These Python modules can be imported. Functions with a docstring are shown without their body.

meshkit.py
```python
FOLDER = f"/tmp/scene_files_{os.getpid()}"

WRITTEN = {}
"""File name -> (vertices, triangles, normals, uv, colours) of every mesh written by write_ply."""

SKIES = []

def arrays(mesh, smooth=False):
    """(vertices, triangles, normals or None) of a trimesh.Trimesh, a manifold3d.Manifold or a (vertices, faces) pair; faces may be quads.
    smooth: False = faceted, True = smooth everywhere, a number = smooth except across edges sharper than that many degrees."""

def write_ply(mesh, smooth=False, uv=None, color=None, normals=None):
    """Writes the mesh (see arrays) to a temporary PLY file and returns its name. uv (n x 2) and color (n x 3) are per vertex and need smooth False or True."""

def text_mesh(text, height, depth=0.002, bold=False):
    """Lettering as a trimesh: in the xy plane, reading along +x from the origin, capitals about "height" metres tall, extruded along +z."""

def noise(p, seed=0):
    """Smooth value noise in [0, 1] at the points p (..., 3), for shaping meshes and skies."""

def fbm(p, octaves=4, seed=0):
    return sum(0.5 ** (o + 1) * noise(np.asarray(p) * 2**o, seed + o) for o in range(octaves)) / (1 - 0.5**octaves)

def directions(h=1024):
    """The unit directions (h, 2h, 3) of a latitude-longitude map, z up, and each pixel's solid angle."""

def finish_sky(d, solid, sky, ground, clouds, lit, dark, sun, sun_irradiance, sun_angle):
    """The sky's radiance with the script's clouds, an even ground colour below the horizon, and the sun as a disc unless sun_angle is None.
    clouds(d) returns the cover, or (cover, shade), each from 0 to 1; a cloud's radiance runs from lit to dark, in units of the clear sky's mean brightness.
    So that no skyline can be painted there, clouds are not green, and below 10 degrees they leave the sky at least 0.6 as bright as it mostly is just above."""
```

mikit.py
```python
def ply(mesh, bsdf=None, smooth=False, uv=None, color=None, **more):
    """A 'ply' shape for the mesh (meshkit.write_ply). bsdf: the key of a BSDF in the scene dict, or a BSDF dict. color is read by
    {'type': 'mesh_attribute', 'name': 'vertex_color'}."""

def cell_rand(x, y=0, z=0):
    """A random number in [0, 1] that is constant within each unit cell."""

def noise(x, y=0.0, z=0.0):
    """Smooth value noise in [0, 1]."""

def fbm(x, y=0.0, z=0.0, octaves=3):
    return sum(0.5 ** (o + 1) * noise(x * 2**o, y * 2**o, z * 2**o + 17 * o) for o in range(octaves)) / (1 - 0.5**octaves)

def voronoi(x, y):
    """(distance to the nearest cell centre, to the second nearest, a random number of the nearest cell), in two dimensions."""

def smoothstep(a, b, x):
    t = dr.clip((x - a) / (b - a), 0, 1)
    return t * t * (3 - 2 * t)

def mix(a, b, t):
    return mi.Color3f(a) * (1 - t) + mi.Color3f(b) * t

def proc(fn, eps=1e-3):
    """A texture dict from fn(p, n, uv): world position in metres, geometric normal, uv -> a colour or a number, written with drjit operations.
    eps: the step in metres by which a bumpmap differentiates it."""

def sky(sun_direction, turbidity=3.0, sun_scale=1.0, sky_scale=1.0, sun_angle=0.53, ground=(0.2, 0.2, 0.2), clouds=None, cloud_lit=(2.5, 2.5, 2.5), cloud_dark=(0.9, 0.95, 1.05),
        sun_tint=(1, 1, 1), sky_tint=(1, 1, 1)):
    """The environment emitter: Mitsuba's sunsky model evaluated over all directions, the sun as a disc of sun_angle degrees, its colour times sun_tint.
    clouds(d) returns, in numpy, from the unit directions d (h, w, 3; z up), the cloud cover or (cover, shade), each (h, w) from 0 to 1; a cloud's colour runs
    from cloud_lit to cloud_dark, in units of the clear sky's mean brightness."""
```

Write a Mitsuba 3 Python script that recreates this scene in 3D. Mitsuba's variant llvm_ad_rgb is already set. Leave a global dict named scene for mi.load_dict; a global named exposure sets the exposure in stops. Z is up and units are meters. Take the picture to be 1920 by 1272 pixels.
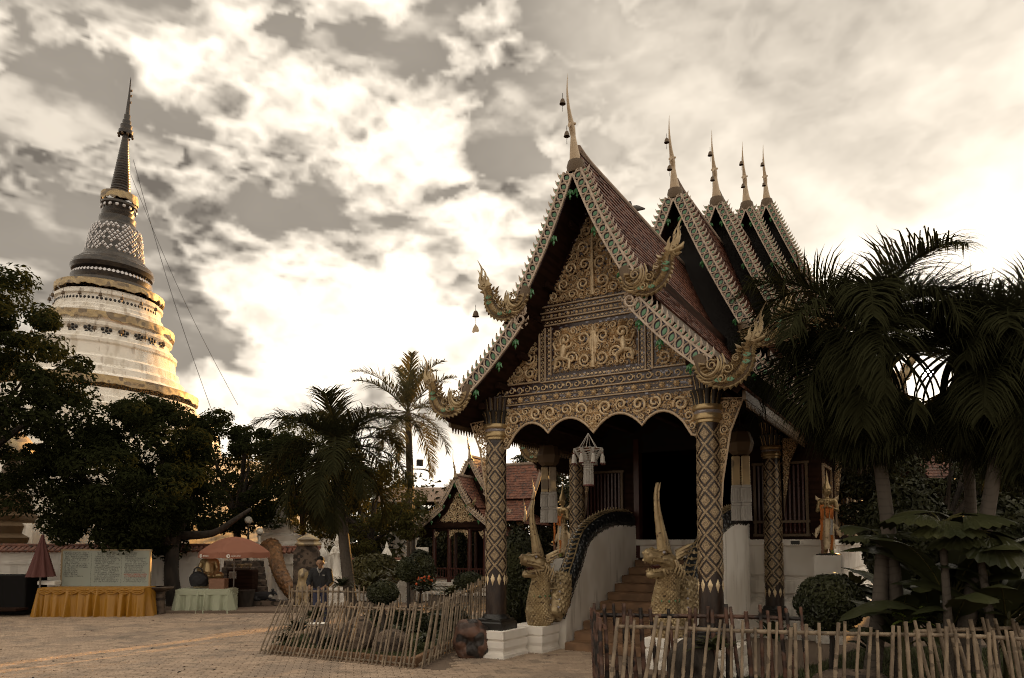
import math, random
import numpy as np, trimesh, drjit as dr, mitsuba as mi, mikit, meshkit
from mikit import proc, noise, fbm, voronoi, cell_rand, smoothstep, mix
from shapely.geometry import Polygon, Point, LineString
T = mi.ScalarTransform4f
rng = np.random.default_rng(11)
random.seed(11)
scene, labels = {}, {}

# ------------------------------------------------------------------ camera, sky, exposure
F, CY, EYE = 1391.0, 921.0, 1.9
TILT = math.atan(97 / F)
cT, sT = math.cos(TILT), math.sin(TILT)
scene['camera'] = {'type': 'perspective', 'fov': 2 * math.degrees(math.atan(960 / F)), 'fov_axis': 'x',
                   'near_clip': 0.1, 'far_clip': 3000.0, 'principal_point_offset_y': -(CY - 636) / 1272,
                   'to_world': T().look_at([0, 0, EYE], [0, cT, EYE + sT], [0, 0, 1])}
SUN = np.array([0.4836, 0.8532, 0.1953])
exposure = 3.6

def sstep(a, b, x):
    t = np.clip((x - a) / (b - a), 0, 1)
    return t * t * (3 - 2 * t)

# broad brightness of the cloud cover: azimuth, elevation, spread (degrees), shade (0 lit .. 1 dark), weight
CLOUD_BANKS = [
    (-31, 32, 6, -.05, 2.4), (-22, 34, 6, .18, 1.4), (-33, 25, 4.5, .85, 1.6), (-26, 24, 5, .85, 1.6), (-20, 28, 3, .72, 1), (-17, 26, 4, .78, 1),
    (-36, 20, 4, .62, 1), (-28, 18, 5, .86, 1.3), (-21, 19, 3, .55, 1), (-16, 20, 4, .14, 1.6), (-12, 26, 5, .24, 1.4), (-8, 30, 5, .34, 1.2), (-5, 25, 5, .14, 1.8),
    (-19, 14, 4, .04, 1.5), (-13, 15, 4, .06, 1.4), (-22, 9, 4, .38, 1), (-15, 8, 5, .36, 1.2), (-9, 10, 6, .0, 2.2), (-4, 8, 7, -.1, 2.6), (-5, 21, 2.5, .62, 1), (-1, 17, 4, .12, 1.2), (-12, 13, 5, .0, 1.8), (-8, 16, 4, .0, 1.5),
    (-34, 10, 6, .42, 1), (1, 30, 6, .42, 1), (6, 27, 6, .42, 1), (10, 34, 7, .50, 1), (18, 31, 7, .50, 1), (27, 31, 7, .52, 1), (34, 27, 6, .42, 1), (6, 20, 5, .16, 1),
    (13, 23, 5, .38, 1), (20, 24, 5, .44, 1), (24, 17, 4, .10, 1.4), (22, 21, 3, .55, 1), (27, 20, 3, .5, 1), (33, 21, 4, .04, 1.4), (30, 14, 5, .06, 1.4), (18, 12, 6, .12, 1),
    (29, 9, 6, .0, 1), (0, 3, 6, .02, 1), (-20, 3, 6, .3, 1), (20, 3, 6, .05, 1)]

def clouds(d):
    az, el = np.degrees(np.arctan2(d[..., 0], d[..., 1])), np.degrees(np.arcsin(np.clip(d[..., 2], -1, 1)))
    num, den = np.full(az.shape, 0.30 * 0.05), np.full(az.shape, 0.05)
    for a, e, s, v, w in CLOUD_BANKS:
        g = w * np.exp(-(((az - a) * np.cos(np.radians(e))) ** 2 + (el - e) ** 2) / (2 * (0.8 * s) ** 2))
        num += g * v
        den += g
    base = num / den
    p = d * np.array([1.0, 1.0, 1.45])
    w1 = np.stack([meshkit.fbm(p * 14.0 + k * 7.7, 4, seed=60 + k) for k in range(3)], -1) - .5
    q = p + .055 * w1
    n1 = meshkit.fbm(q * 8.6 + [3.1, 0, 0], 8, seed=21)
    n2 = meshkit.fbm(q * 28.0, 6, seed=44)
    puff = 1 - np.abs(2 * meshkit.fbm(q * 22.0 + 5, 6, seed=47) - 1)
    left = 0.16 + 0.84 * sstep(16, -2, az) * (np.abs(az) < 90)       # crisp heaps on the left, a soft veil on the right
    dens = -.01 + .92 * (1 - base) + 2.5 * (n1 - .5) + .9 * (n2 - .5) + .38 * (puff - .72)   # where the heaps stand
    heap = sstep(.46, .60, dens)
    core = sstep(.50, 1.05, dens)                                    # their thick, brighter or greyer hearts
    lump = np.clip(.5 + 2.0 * (n1 - .5) - 1.4 * (puff - .72), 0, 1)
    wisp = sstep(.50, .74, meshkit.fbm(q * [11.0, 11.0, 19.0] + 11, 7, seed=71))
    gap = .90 + .10 * (n1 - .5) - .34 * wisp
    hs = np.clip(.70 - .56 * core + .75 * base * lump + .70 * (n2 - .5) - .35 * (puff - .72), 0, 1)
    crisp = gap * (1 - heap) + hs * heap
    veil = np.clip(base * 1.22 + 1.0 * (n1 - .5) + .22 * (n2 - .5), 0, .82)
    s = np.clip(left * crisp + (1 - left) * veil, 0, 1)
    glow = np.exp(-((np.degrees(np.arccos(np.clip(d @ (SUN / np.linalg.norm(SUN)), -1, 1))) / 9.0) ** 2))
    s = np.clip(s * 1.04 - .04 - .5 * glow, 0, 1)                     # thin cloud glows round the sun
    back = sstep(60, 110, np.abs(az))
    s = s * (1 - back) + np.clip(.40 + 1.1 * (n1 - .5), 0, 1) * back
    return np.ones_like(s), s

scene['sky'] = mikit.sky(SUN, turbidity=3.0, sun_scale=0.75, sun_tint=(1.0, 0.79, 0.54), clouds=clouds, cloud_lit=(2.6, 2.31, 1.91), cloud_dark=(.31, .27, .226),
                         ground=(0.12, 0.10, 0.08))

def ray(px, py):
    X, U = (px - 960) / F, (CY - py) / F
    return np.array([X, cT - U * sT, sT + U * cT])
def at(px, py, Y):
    """The point seen at this pixel of the photograph, Y metres ahead."""
    r = ray(px, py)
    return np.array([0, 0, EYE]) + r * (Y / r[1])
def gnd(px, py, z=0.0):
    r = ray(px, py)
    return np.array([0, 0, EYE]) + r * ((z - EYE) / r[2])

# ------------------------------------------------------------------ materials
def col(c):
    return {'type': 'rgb', 'value': [float(x) for x in c]}
def mat(name, c, rough=0.6, metal=0.0, spec=0.5, two=True, bump=None, bs=0.004, **kw):
    b = {'type': 'principled', 'base_color': c if isinstance(c, dict) else col(c), 'roughness': rough, 'metallic': metal, 'specular': spec, **kw}
    if bump is not None:
        b = {'type': 'bumpmap', 'arbitrary': proc(bump, eps=0.004), 'scale': bs, 'bsdf': b}
    scene[name] = {'type': 'twosided', 'bsdf': b} if two else b
def blotch(c1, c2, s=(6, 6, 6), lo=0.35, hi=0.65, c3=None, s3=40, t3=0.66):
    def fn(p, n, uv):
        m = smoothstep(lo, hi, fbm(p.x * s[0], p.y * s[1], p.z * s[2], 3))
        c = mix(c1, c2, m)
        if c3 is not None:
            c = mix(c, c3, smoothstep(t3, t3 + 0.08, noise(p.x * s3, p.y * s3, p.z * s3)))
        return c
    return proc(fn)

mat('gold_carving', blotch((.70, .55, .35), (.54, .41, .25), (9, 9, 9), c3=(.30, .21, .12), s3=26, t3=.76), .40, .2)
mat('gold_bright', (.38, .275, .14), .3, .6)
mat('gold_rim', (.47, .36, .24), .5, .15)
mat('mosaic_ground', proc(lambda p, n, uv: mix((.03, .014, .012), (.22, .22, .27), smoothstep(.90, .94, cell_rand(p.x * 42 + p.y * 30, p.y * 11, p.z * 40)))), .25, 0.1)
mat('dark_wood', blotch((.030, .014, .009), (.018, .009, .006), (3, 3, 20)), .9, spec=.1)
mat('red_lacquer', (.05, .012, .008), .35)
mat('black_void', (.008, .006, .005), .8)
mat('board_frame', blotch((.48, .385, .30), (.36, .285, .22), (12, 12, 12)), .5, .1)
mat('board_ground', (.050, .035, .050), .35)
mat('green_glass', (.030, .135, .045), .12, .1, .8)
mat('grey_glass', (.30, .28, .30), .15, .3)
mat('roof_tile', blotch((.115, .040, .022), (.060, .022, .014), (5, 5, 5), c3=(.17, .075, .045), s3=19, t3=.62), .6)
mat('red_tile', blotch((.20, .082, .05), (.13, .052, .034), (7, 7, 7), c3=(.07, .04, .03), s3=15, t3=.62), .7)
mat('ridge_mortar', (.22, .16, .12), .8)
def stained(p, n, uv):
    base = mix((.74, .70, .64), (.62, .57, .50), smoothstep(.35, .7, fbm(p.x * 2.2, p.y * 2.2, p.z * 1.2, 3)))
    run = smoothstep(.56, .74, fbm(p.x * 9, p.y * 9, p.z * .9, 3)) * smoothstep(.35, .65, fbm(p.x * 1.3, p.y * 1.3, p.z * 1.3 + 9, 2))
    return mix(base, (.36, .32, .27), run * 0.55)
mat('white_plaster', proc(stained), .8)
mat('white_clean', (.70, .67, .61), .75)
mat('white_cloth', (.36, .34, .31), .9)
mat('lacquer_shaft', blotch((.030, .017, .011), (.018, .010, .008), (20, 20, 6)), .35)
def stencil(p, n, uv):
    m = smoothstep(.42, .55, fbm(p.x * 120, p.y * 120, p.z * 120, 2))
    return mix((.12, .082, .048), (.37, .275, .165), m)
mat('gold_stencil', proc(stencil), .38, .3)
mat('lacquer_black', (.010, .009, .008), .35)
mat('matt_black', (.008, .007, .007), .85, spec=.15)
mat('black_scale', (.016, .017, .018), .2)
mat('naga_gold', blotch((.37, .28, .155), (.27, .195, .105), (7, 7, 7), .38, .62, c3=(.13, .09, .05), s3=22, t3=.74), .36, .4)
mat('brick_step', blotch((.23, .13, .07), (.15, .085, .046), (5, 5, 5)), .75)
def paving(p, n, uv):
    t = cell_rand(p.x * 4.3, p.y * 8.9, 3)
    c = mix((.245, .18, .13), (.345, .258, .187), t)
    c = mix(c, (.20, .155, .12), smoothstep(.48, .70, fbm(p.x * 1.4, p.y * 1.4, 0, 4)) * .7)
    return mix(c, (.09, .075, .055), smoothstep(.60, .74, fbm(p.x * 5.3, p.y * 5.3, 7, 4)) * .45)
mat('paver', proc(paving), .75)
mat('mortar_sand', (.13, .095, .07), .95)
mat('bamboo', blotch((.25, .19, .13), (.14, .105, .072), (14, 14, 5), c3=(.11, .082, .055), s3=16, t3=.70), .6)
def chedi_white(p, n, uv):
    run = smoothstep(.50, .70, fbm(p.x * 3.2, p.y * 3.2, p.z * .55, 3))
    c = mix((.74, .70, .63), (.60, .55, .47), run)
    return mix(c, (.28, .22, .16), smoothstep(.62, .74, fbm(p.x * 7, p.y * 7, p.z * 1.1 + 4, 2)) * .45)
mat('chedi_white', proc(chedi_white), .8)
mat('chedi_gold', blotch((.46, .35, .19), (.33, .25, .15), (4, 4, 4), c3=(.20, .155, .105), s3=5, t3=.6), .55, .15)
mat('chedi_black', blotch((.030, .026, .024), (.055, .044, .034), (4, 4, 9)), .28, .1)
mat('mirror_tile', (.52, .50, .50), .22, .6)
mat('umber', (.10, .065, .035), .5, .2)
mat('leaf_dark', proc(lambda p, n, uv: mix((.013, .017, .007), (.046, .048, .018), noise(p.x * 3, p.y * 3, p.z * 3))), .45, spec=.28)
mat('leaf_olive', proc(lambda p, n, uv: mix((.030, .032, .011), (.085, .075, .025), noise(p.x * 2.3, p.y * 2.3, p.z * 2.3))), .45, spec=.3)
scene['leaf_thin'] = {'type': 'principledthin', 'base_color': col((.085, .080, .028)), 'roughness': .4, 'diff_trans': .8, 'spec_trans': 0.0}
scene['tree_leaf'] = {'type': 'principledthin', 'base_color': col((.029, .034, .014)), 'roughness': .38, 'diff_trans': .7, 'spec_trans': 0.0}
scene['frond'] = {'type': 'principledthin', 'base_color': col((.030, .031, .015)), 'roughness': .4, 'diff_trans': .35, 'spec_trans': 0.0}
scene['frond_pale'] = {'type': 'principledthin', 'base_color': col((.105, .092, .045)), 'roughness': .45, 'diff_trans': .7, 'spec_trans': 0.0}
mat('leaf_fresh', (.16, .21, .04), .4)
mat('grass', blotch((.045, .060, .018), (.080, .085, .030), (6, 6, 6)), .7)
mat('soil', (.045, .032, .022), .95)
mat('bark', blotch((.045, .034, .026), (.024, .019, .015), (9, 9, 3)), .85, bump=lambda p, n, uv: fbm(p.x * 30, p.y * 30, p.z * 8, 2), bs=.02)
mat('palm_bark', proc(lambda p, n, uv: mix(mix((.088, .070, .054), (.050, .041, .032), fbm(p.x * 9, p.y * 9, p.z * 3, 3)), (.036, .029, .023), smoothstep(.16, .03, dr.abs((p.z * 11 + 1.6 * fbm(p.x * 7, p.y * 7, p.z * .8, 2)) - dr.floor(p.z * 11 + 1.6 * fbm(p.x * 7, p.y * 7, p.z * .8, 2)) - .5)) * noise(p.x * 11, p.y * 11, p.z * 4))), .85)
mat('stone', blotch((.13, .095, .070), (.062, .045, .034), (5, 5, 5), c3=(.035, .026, .02), s3=12, t3=.6), .85, bump=lambda p, n, uv: fbm(p.x * 9, p.y * 9, p.z * 9, 3), bs=.05)
mat('stump_wood', blotch((.115, .056, .036), (.045, .024, .017), (4, 4, 9), c3=(.015, .01, .008), s3=6, t3=.58), .55, bump=lambda p, n, uv: fbm(p.x * 12, p.y * 12, p.z * 5, 3), bs=.05)
mat('yellow_satin', (.30, .14, .012), .42, sheen=.3)
mat('mint_cloth', (.34, .36, .26), .8)
mat('board_paint', (.27, .29, .245), .6)
mat('board_ink', (.125, .13, .12), .8)
mat('red_ink', (.30, .06, .04), .8)
scene['parasol_cloth'] = {'type': 'principledthin', 'base_color': col((.42, .20, .14)), 'roughness': .7, 'diff_trans': .8, 'spec_trans': 0.0}
mat('dull_red_cloth', (.10, .035, .03), .8)
mat('orange_cloth', (.45, .13, .02), .7)
mat('black_cloth', (.012, .012, .014), .8)
mat('skin', (.30, .17, .10), .5)
mat('hair', (.008, .007, .006), .75, spec=.2)
mat('navy', (.03, .035, .07), .8)
mat('pole_metal', (.20, .18, .16), .4, .6)
mat('cane', (.34, .25, .14), .6)
mat('clay', (.20, .10, .06), .7)
scene['lamp_globe'] = {'type': 'roughplastic', 'diffuse_reflectance': col((.78, .75, .66)), 'alpha': .08}
mat('iron', (.03, .028, .026), .5, .4)
mat('bird_grey', (.09, .085, .08), .7)
mat('naga_brown', blotch((.20, .095, .035), (.10, .05, .02), (9, 9, 9)), .45, .2)
mat('red_flower', (.55, .09, .02), .6)

# ------------------------------------------------------------------ registering things and parts
_used = {}
def num(key):
    n = _used.get(key, -1) + 1
    _used[key] = n
    return key if n == 0 else num2(key, n)
def num2(key, n):
    k = f'{key}_{n:03d}'
    return k
def thing(name, label, cat, group=None):
    key = num(name)
    labels[key] = {'label': label, 'category': cat}
    if group:
        labels[key]['group'] = group
    return key
def put(parent, name, mesh, bsdf, smooth=False, label=None, kind=None, **more):
    key = num(parent + '__' + name)
    scene[key] = mesh if isinstance(mesh, dict) else mikit.ply(mesh, bsdf, smooth=smooth)
    if more:
        scene[key] = {**scene[key], **more}
    if label or kind:
        labels[key] = {k: v for k, v in (('label', label), ('kind', kind)) if v}
    return key
def solo(name, mesh, bsdf, label, cat, group=None, smooth=False, kind=None):
    key = num(name)
    scene[key] = mikit.ply(mesh, bsdf, smooth=smooth)
    labels[key] = {k: v for k, v in (('label', label), ('category', cat), ('group', group), ('kind', kind)) if v}
    return key
def struct(name, mesh, bsdf, smooth=False):
    key = num(name)
    scene[key] = mikit.ply(mesh, bsdf, smooth=smooth)
    labels[key] = {'kind': 'structure'}
    return key

# ------------------------------------------------------------------ mesh helpers: a mesh is (vertices, triangles)
def join(ms):
    ms = [m for m in ms if m is not None]
    o, V, Fc = 0, [], []
    for v, f in ms:
        V.append(v); Fc.append(f + o); o += len(v)
    return np.vstack(V), np.vstack(Fc)
def quads(q):
    q = np.asarray(q).reshape(-1, 4)
    return np.vstack([q[:, [0, 1, 2]], q[:, [0, 2, 3]]])
BOXV = np.array([[x, y, z] for x in (-.5, .5) for y in (-.5, .5) for z in (-.5, .5)])
BOXF = np.array([[0, 1, 3], [0, 3, 2], [4, 6, 7], [4, 7, 5], [0, 4, 5], [0, 5, 1], [2, 3, 7], [2, 7, 6], [0, 2, 6], [0, 6, 4], [1, 5, 7], [1, 7, 3]])
def box(c, s):
    return BOXV * np.asarray(s, float) + np.asarray(c, float), BOXF
def cbox(c, s, b=.01):
    """A box with chamfered upright and top edges."""
    sx, sy, sz = [x / 2 for x in s]
    ring = lambda x, y, z: [[-x + b, -y, z], [x - b, -y, z], [x, -y + b, z], [x, y - b, z], [x - b, y, z], [-x + b, y, z], [-x, y - b, z], [-x, -y + b, z]]
    V = np.array(ring(sx, sy, -sz) + ring(sx, sy, sz - b) + ring(sx - b, sy - b, sz), float) + np.asarray(c, float)
    q = [[k * 8 + i, k * 8 + (i + 1) % 8, k * 8 + 8 + (i + 1) % 8, k * 8 + 8 + i] for k in range(2) for i in range(8)]
    top = [[16, 16 + i, 17 + i] for i in range(1, 7)]
    bot = [[0, i + 1, i] for i in range(1, 7)]
    return V, np.vstack([quads(q), top, bot])
def xf(mesh, M):
    v, f = mesh
    M = np.asarray(M, float)
    f2 = f[:, ::-1] if np.linalg.det(M[:3, :3]) < 0 else f
    return v @ M[:3, :3].T + M[:3, 3], f2
def mv(mesh, t):
    return mesh[0] + np.asarray(t, float), mesh[1]
def M4(x, y, z, o):
    M = np.eye(4)
    M[:3, 0], M[:3, 1], M[:3, 2], M[:3, 3] = x, y, z, o
    return M
def rotz(a, o=(0, 0, 0), s=1.0):
    c, n = math.cos(a) * s, math.sin(a) * s
    return M4((c, n, 0), (-n, c, 0), (0, 0, s), o)
def rotx(a):
    c, n = math.cos(a), math.sin(a)
    return M4((1, 0, 0), (0, c, n), (0, -n, c), (0, 0, 0))
def roty(a):
    c, n = math.cos(a), math.sin(a)
    return M4((c, 0, -n), (0, 1, 0), (n, 0, c), (0, 0, 0))
def frames(p):
    t = np.gradient(p, axis=0)
    t /= np.linalg.norm(t, axis=1, keepdims=True) + 1e-12
    a = np.zeros_like(p)
    ref = np.array([0, 0, 1.0]) if abs(t[0, 2]) < .9 else np.array([1.0, 0, 0])
    for i in range(len(p)):
        ref = ref - t[i] * (ref @ t[i])
        ref = ref / (np.linalg.norm(ref) + 1e-12)
        a[i] = ref
    return t, a, np.cross(t, a)
def tube(p, r, n=8, flat=None, cap=True, ref=None):
    """A tube along points p with radii r; flat = (scale along a, scale along b)."""
    p = np.asarray(p, float)
    r = np.broadcast_to(r, (len(p),)).astype(float)
    t, a, b = frames(p)
    if ref is not None:
        b = np.cross(t, np.asarray(ref, float)); b /= np.linalg.norm(b, axis=1, keepdims=True) + 1e-12
        a = np.cross(b, t)
    fa, fb = flat or (1, 1)
    ang = np.arange(n) * 2 * np.pi / n
    V = p[:, None] + r[:, None, None] * (np.cos(ang)[None, :, None] * a[:, None] * fa + np.sin(ang)[None, :, None] * b[:, None] * fb)
    m = len(p)
    i, j = np.meshgrid(np.arange(m - 1), np.arange(n), indexing='ij')
    Q = np.stack([i * n + j, i * n + (j + 1) % n, (i + 1) * n + (j + 1) % n, (i + 1) * n + j], -1)
    V, Fc = V.reshape(-1, 3), quads(Q)
    if cap:
        o = len(V)
        V = np.vstack([V, p[:1], p[-1:]])
        k = np.arange(n)
        Fc = np.vstack([Fc, np.stack([k * 0 + o, (k + 1) % n, k], 1), np.stack([k * 0 + o + 1, (m - 1) * n + k, (m - 1) * n + (k + 1) % n], 1)])
    return V, Fc
def lathe(prof, n=24, c=(0, 0, 0), phase=0.0):
    pr = np.asarray(prof, float)
    ang = np.arange(n) * 2 * np.pi / n + phase
    V = np.stack([pr[:, 0][:, None] * np.cos(ang), pr[:, 0][:, None] * np.sin(ang), np.repeat(pr[:, 1][:, None], n, 1)], -1)
    m = len(pr)
    i, j = np.meshgrid(np.arange(m - 1), np.arange(n), indexing='ij')
    Q = np.stack([i * n + j, i * n + (j + 1) % n, (i + 1) * n + (j + 1) % n, (i + 1) * n + j], -1)
    return V.reshape(-1, 3) + np.asarray(c, float), quads(Q)
def plate(poly, t, bevel=0.0):
    """A flat piece from a 2-D outline, from z = 0 to t, its front edge bevelled."""
    P = poly if isinstance(poly, Polygon) else Polygon(poly)
    if not P.is_valid:
        P = P.buffer(0)
    out = []
    for g in getattr(P, 'geoms', [P]):
        if g.area < 1e-7:
            continue
        m = trimesh.creation.extrude_polygon(g, t - bevel, engine='earcut')
        out.append((np.array(m.vertices), np.array(m.faces)))
        if bevel:
            q = g.buffer(-bevel)
            for h in getattr(q, 'geoms', [q]):
                if h.area > 1e-7:
                    m = trimesh.creation.extrude_polygon(h, bevel, engine='earcut')
                    out.append((np.array(m.vertices) + [0, 0, t - bevel], np.array(m.faces)))
    return join(out)
def ball(c, r, n=10):
    rr = r if np.ndim(r) else (r, r, r)
    th = np.linspace(0, np.pi, n // 2 + 2)
    v, f = lathe(np.stack([np.maximum(np.sin(th), 1e-4), -np.cos(th)], 1), n)
    return v * np.asarray(rr, float) + np.asarray(c, float), f
def grid(fn, nu, nv):
    """A sheet from fn(u, v) -> (.., 3), u and v from 0 to 1."""
    u, v = np.meshgrid(np.linspace(0, 1, nu + 1), np.linspace(0, 1, nv + 1), indexing='ij')
    V = fn(u, v).reshape(-1, 3)
    i, j = np.meshgrid(np.arange(nu), np.arange(nv), indexing='ij')
    Q = np.stack([i * (nv + 1) + j, (i + 1) * (nv + 1) + j, (i + 1) * (nv + 1) + j + 1, i * (nv + 1) + j + 1], -1)
    return V, quads(Q)
def spline(pts, n):
    """Catmull-Rom through the points."""
    p = np.asarray(pts, float)
    p = np.vstack([2 * p[0] - p[1], p, 2 * p[-1] - p[-2]])
    out = []
    m = len(p) - 3
    for s in np.linspace(0, m - 1e-9, n):
        k = int(s); t = s - k
        a, b, c, d = p[k:k + 4]
        out.append(.5 * ((2 * b) + (c - a) * t + (2 * a - 5 * b + 4 * c - d) * t * t + (3 * b - a - 3 * c + d) * t ** 3))
    return np.array(out)

# ------------------------------------------------------------------ the temple's own axes: u along the front, d into the hall, z up
ANG = math.radians(30)
UD, DD, ZZ = np.array([math.cos(ANG), -math.sin(ANG), 0]), np.array([math.sin(ANG), math.cos(ANG), 0]), np.array([0, 0, 1.0])
ORG = np.array([1.30, 11.70, 0])
TM = M4(UD, DD, ZZ, ORG)
def W(u, d, z):
    return ORG + UD * u + DD * d + ZZ * z
def front(d, u=0.0, z=0.0):
    """Sheet axes of a wall facing the visitor at depth d: x along u, y up, z towards the visitor."""
    return M4(UD, ZZ, -DD, W(u, d, z))
def tw(mesh):
    return xf(mesh, TM)
# ------------------------------------------------------------------ carved relief: vine scrolls, leaves and rosettes in a sheet (x, y, z outwards)
def leaf2(c, ang, L, Wd, h, bend=0.0):
    ca, sa = math.cos(ang), math.sin(ang)
    cb, sb = math.cos(ang + bend), math.sin(ang + bend)
    n = np.array([-sa, ca])
    c = np.asarray(c, float)
    m = c + np.array([ca, sa]) * L * .45
    tip = m + np.array([cb, sb]) * L * .55
    P2 = [c, m + n * Wd / 2, tip, m - n * Wd / 2]
    V = np.array([[*p, .002] for p in P2] + [[*m, h], [*((m + tip) / 2), h * .8]])
    return V, np.array([[0, 4, 1], [0, 3, 4], [1, 4, 5], [1, 5, 2], [3, 5, 4], [3, 2, 5]])
def spiral(c, R, a0, hand, h=.02, turns=1.45, n=16, leaves=True):
    s = np.linspace(0, 1, n)
    ang, rad = a0 + hand * 2 * np.pi * turns * s, R * (.93 - .73 * s)
    p = np.stack([c[0] + rad * np.cos(ang), c[1] + rad * np.sin(ang), h * (.5 + .7 * s)], 1)
    out = [tube(p, R * (.070 + .100 * np.sin(np.pi * np.clip(s * .9 + .12, 0, 1))), 6, ref=(0, 0, 1), cap=True)]
    if leaves:
        for k in range(8):
            b_ = a0 + k * .785 + .5
            out.append(leaf2((c[0] + R * .82 * math.cos(b_), c[1] + R * .82 * math.sin(b_)), b_ + hand * .5, R * .62, R * .42, h * .8, hand * .9))
        for k in range(5):
            i = int((.06 + .15 * k) * n)
            out.append(leaf2(p[i, :2], ang[i] + hand * .45, R * .62, R * .36, h * 1.2, hand * 1.1))
        out.append(leaf2(p[-1, :2], ang[-1] + hand * 1.6, R * .5, R * .28, h * 1.5, hand))
    return out
def rosette(c, R, h, n=8, a0=0.0):
    out = [leaf2((c[0], c[1]), a0 + k * 2 * math.pi / n, R, R * .62, h) for k in range(n)]
    v, f = lathe([(R * .34, h * .5), (R * .26, h * 1.25), (.0005, h * 1.5)], 7, (c[0], c[1], 0))
    return out + [(v, f)]
def pack(poly, rmin, rmax, seed, mirror=False, gap=.97):
    """Circles filling the outline, largest first."""
    import shapely
    r_ = np.random.default_rng(seed)
    x0, y0, x1, y1 = poly.bounds
    q = r_.uniform((max(x0, 0) if mirror else x0, y0), (x1, y1), (7000, 2))
    q = q[shapely.contains_xy(poly, q[:, 0], q[:, 1])]
    free = shapely.distance(poly.exterior, shapely.points(q))
    if mirror:
        free = np.minimum(free, q[:, 0])
    pref = r_.uniform(.8, 1, len(q))
    got = []
    while True:
        k = np.argmax(np.minimum(free, rmax) * pref)
        R = min(free[k], rmax)
        if R < rmin:
            break
        got.append((q[k, 0], q[k, 1], R * gap))
        free = np.minimum(free, np.hypot(q[:, 0] - q[k, 0], q[:, 1] - q[k, 1]) - R)
    return got
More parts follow.
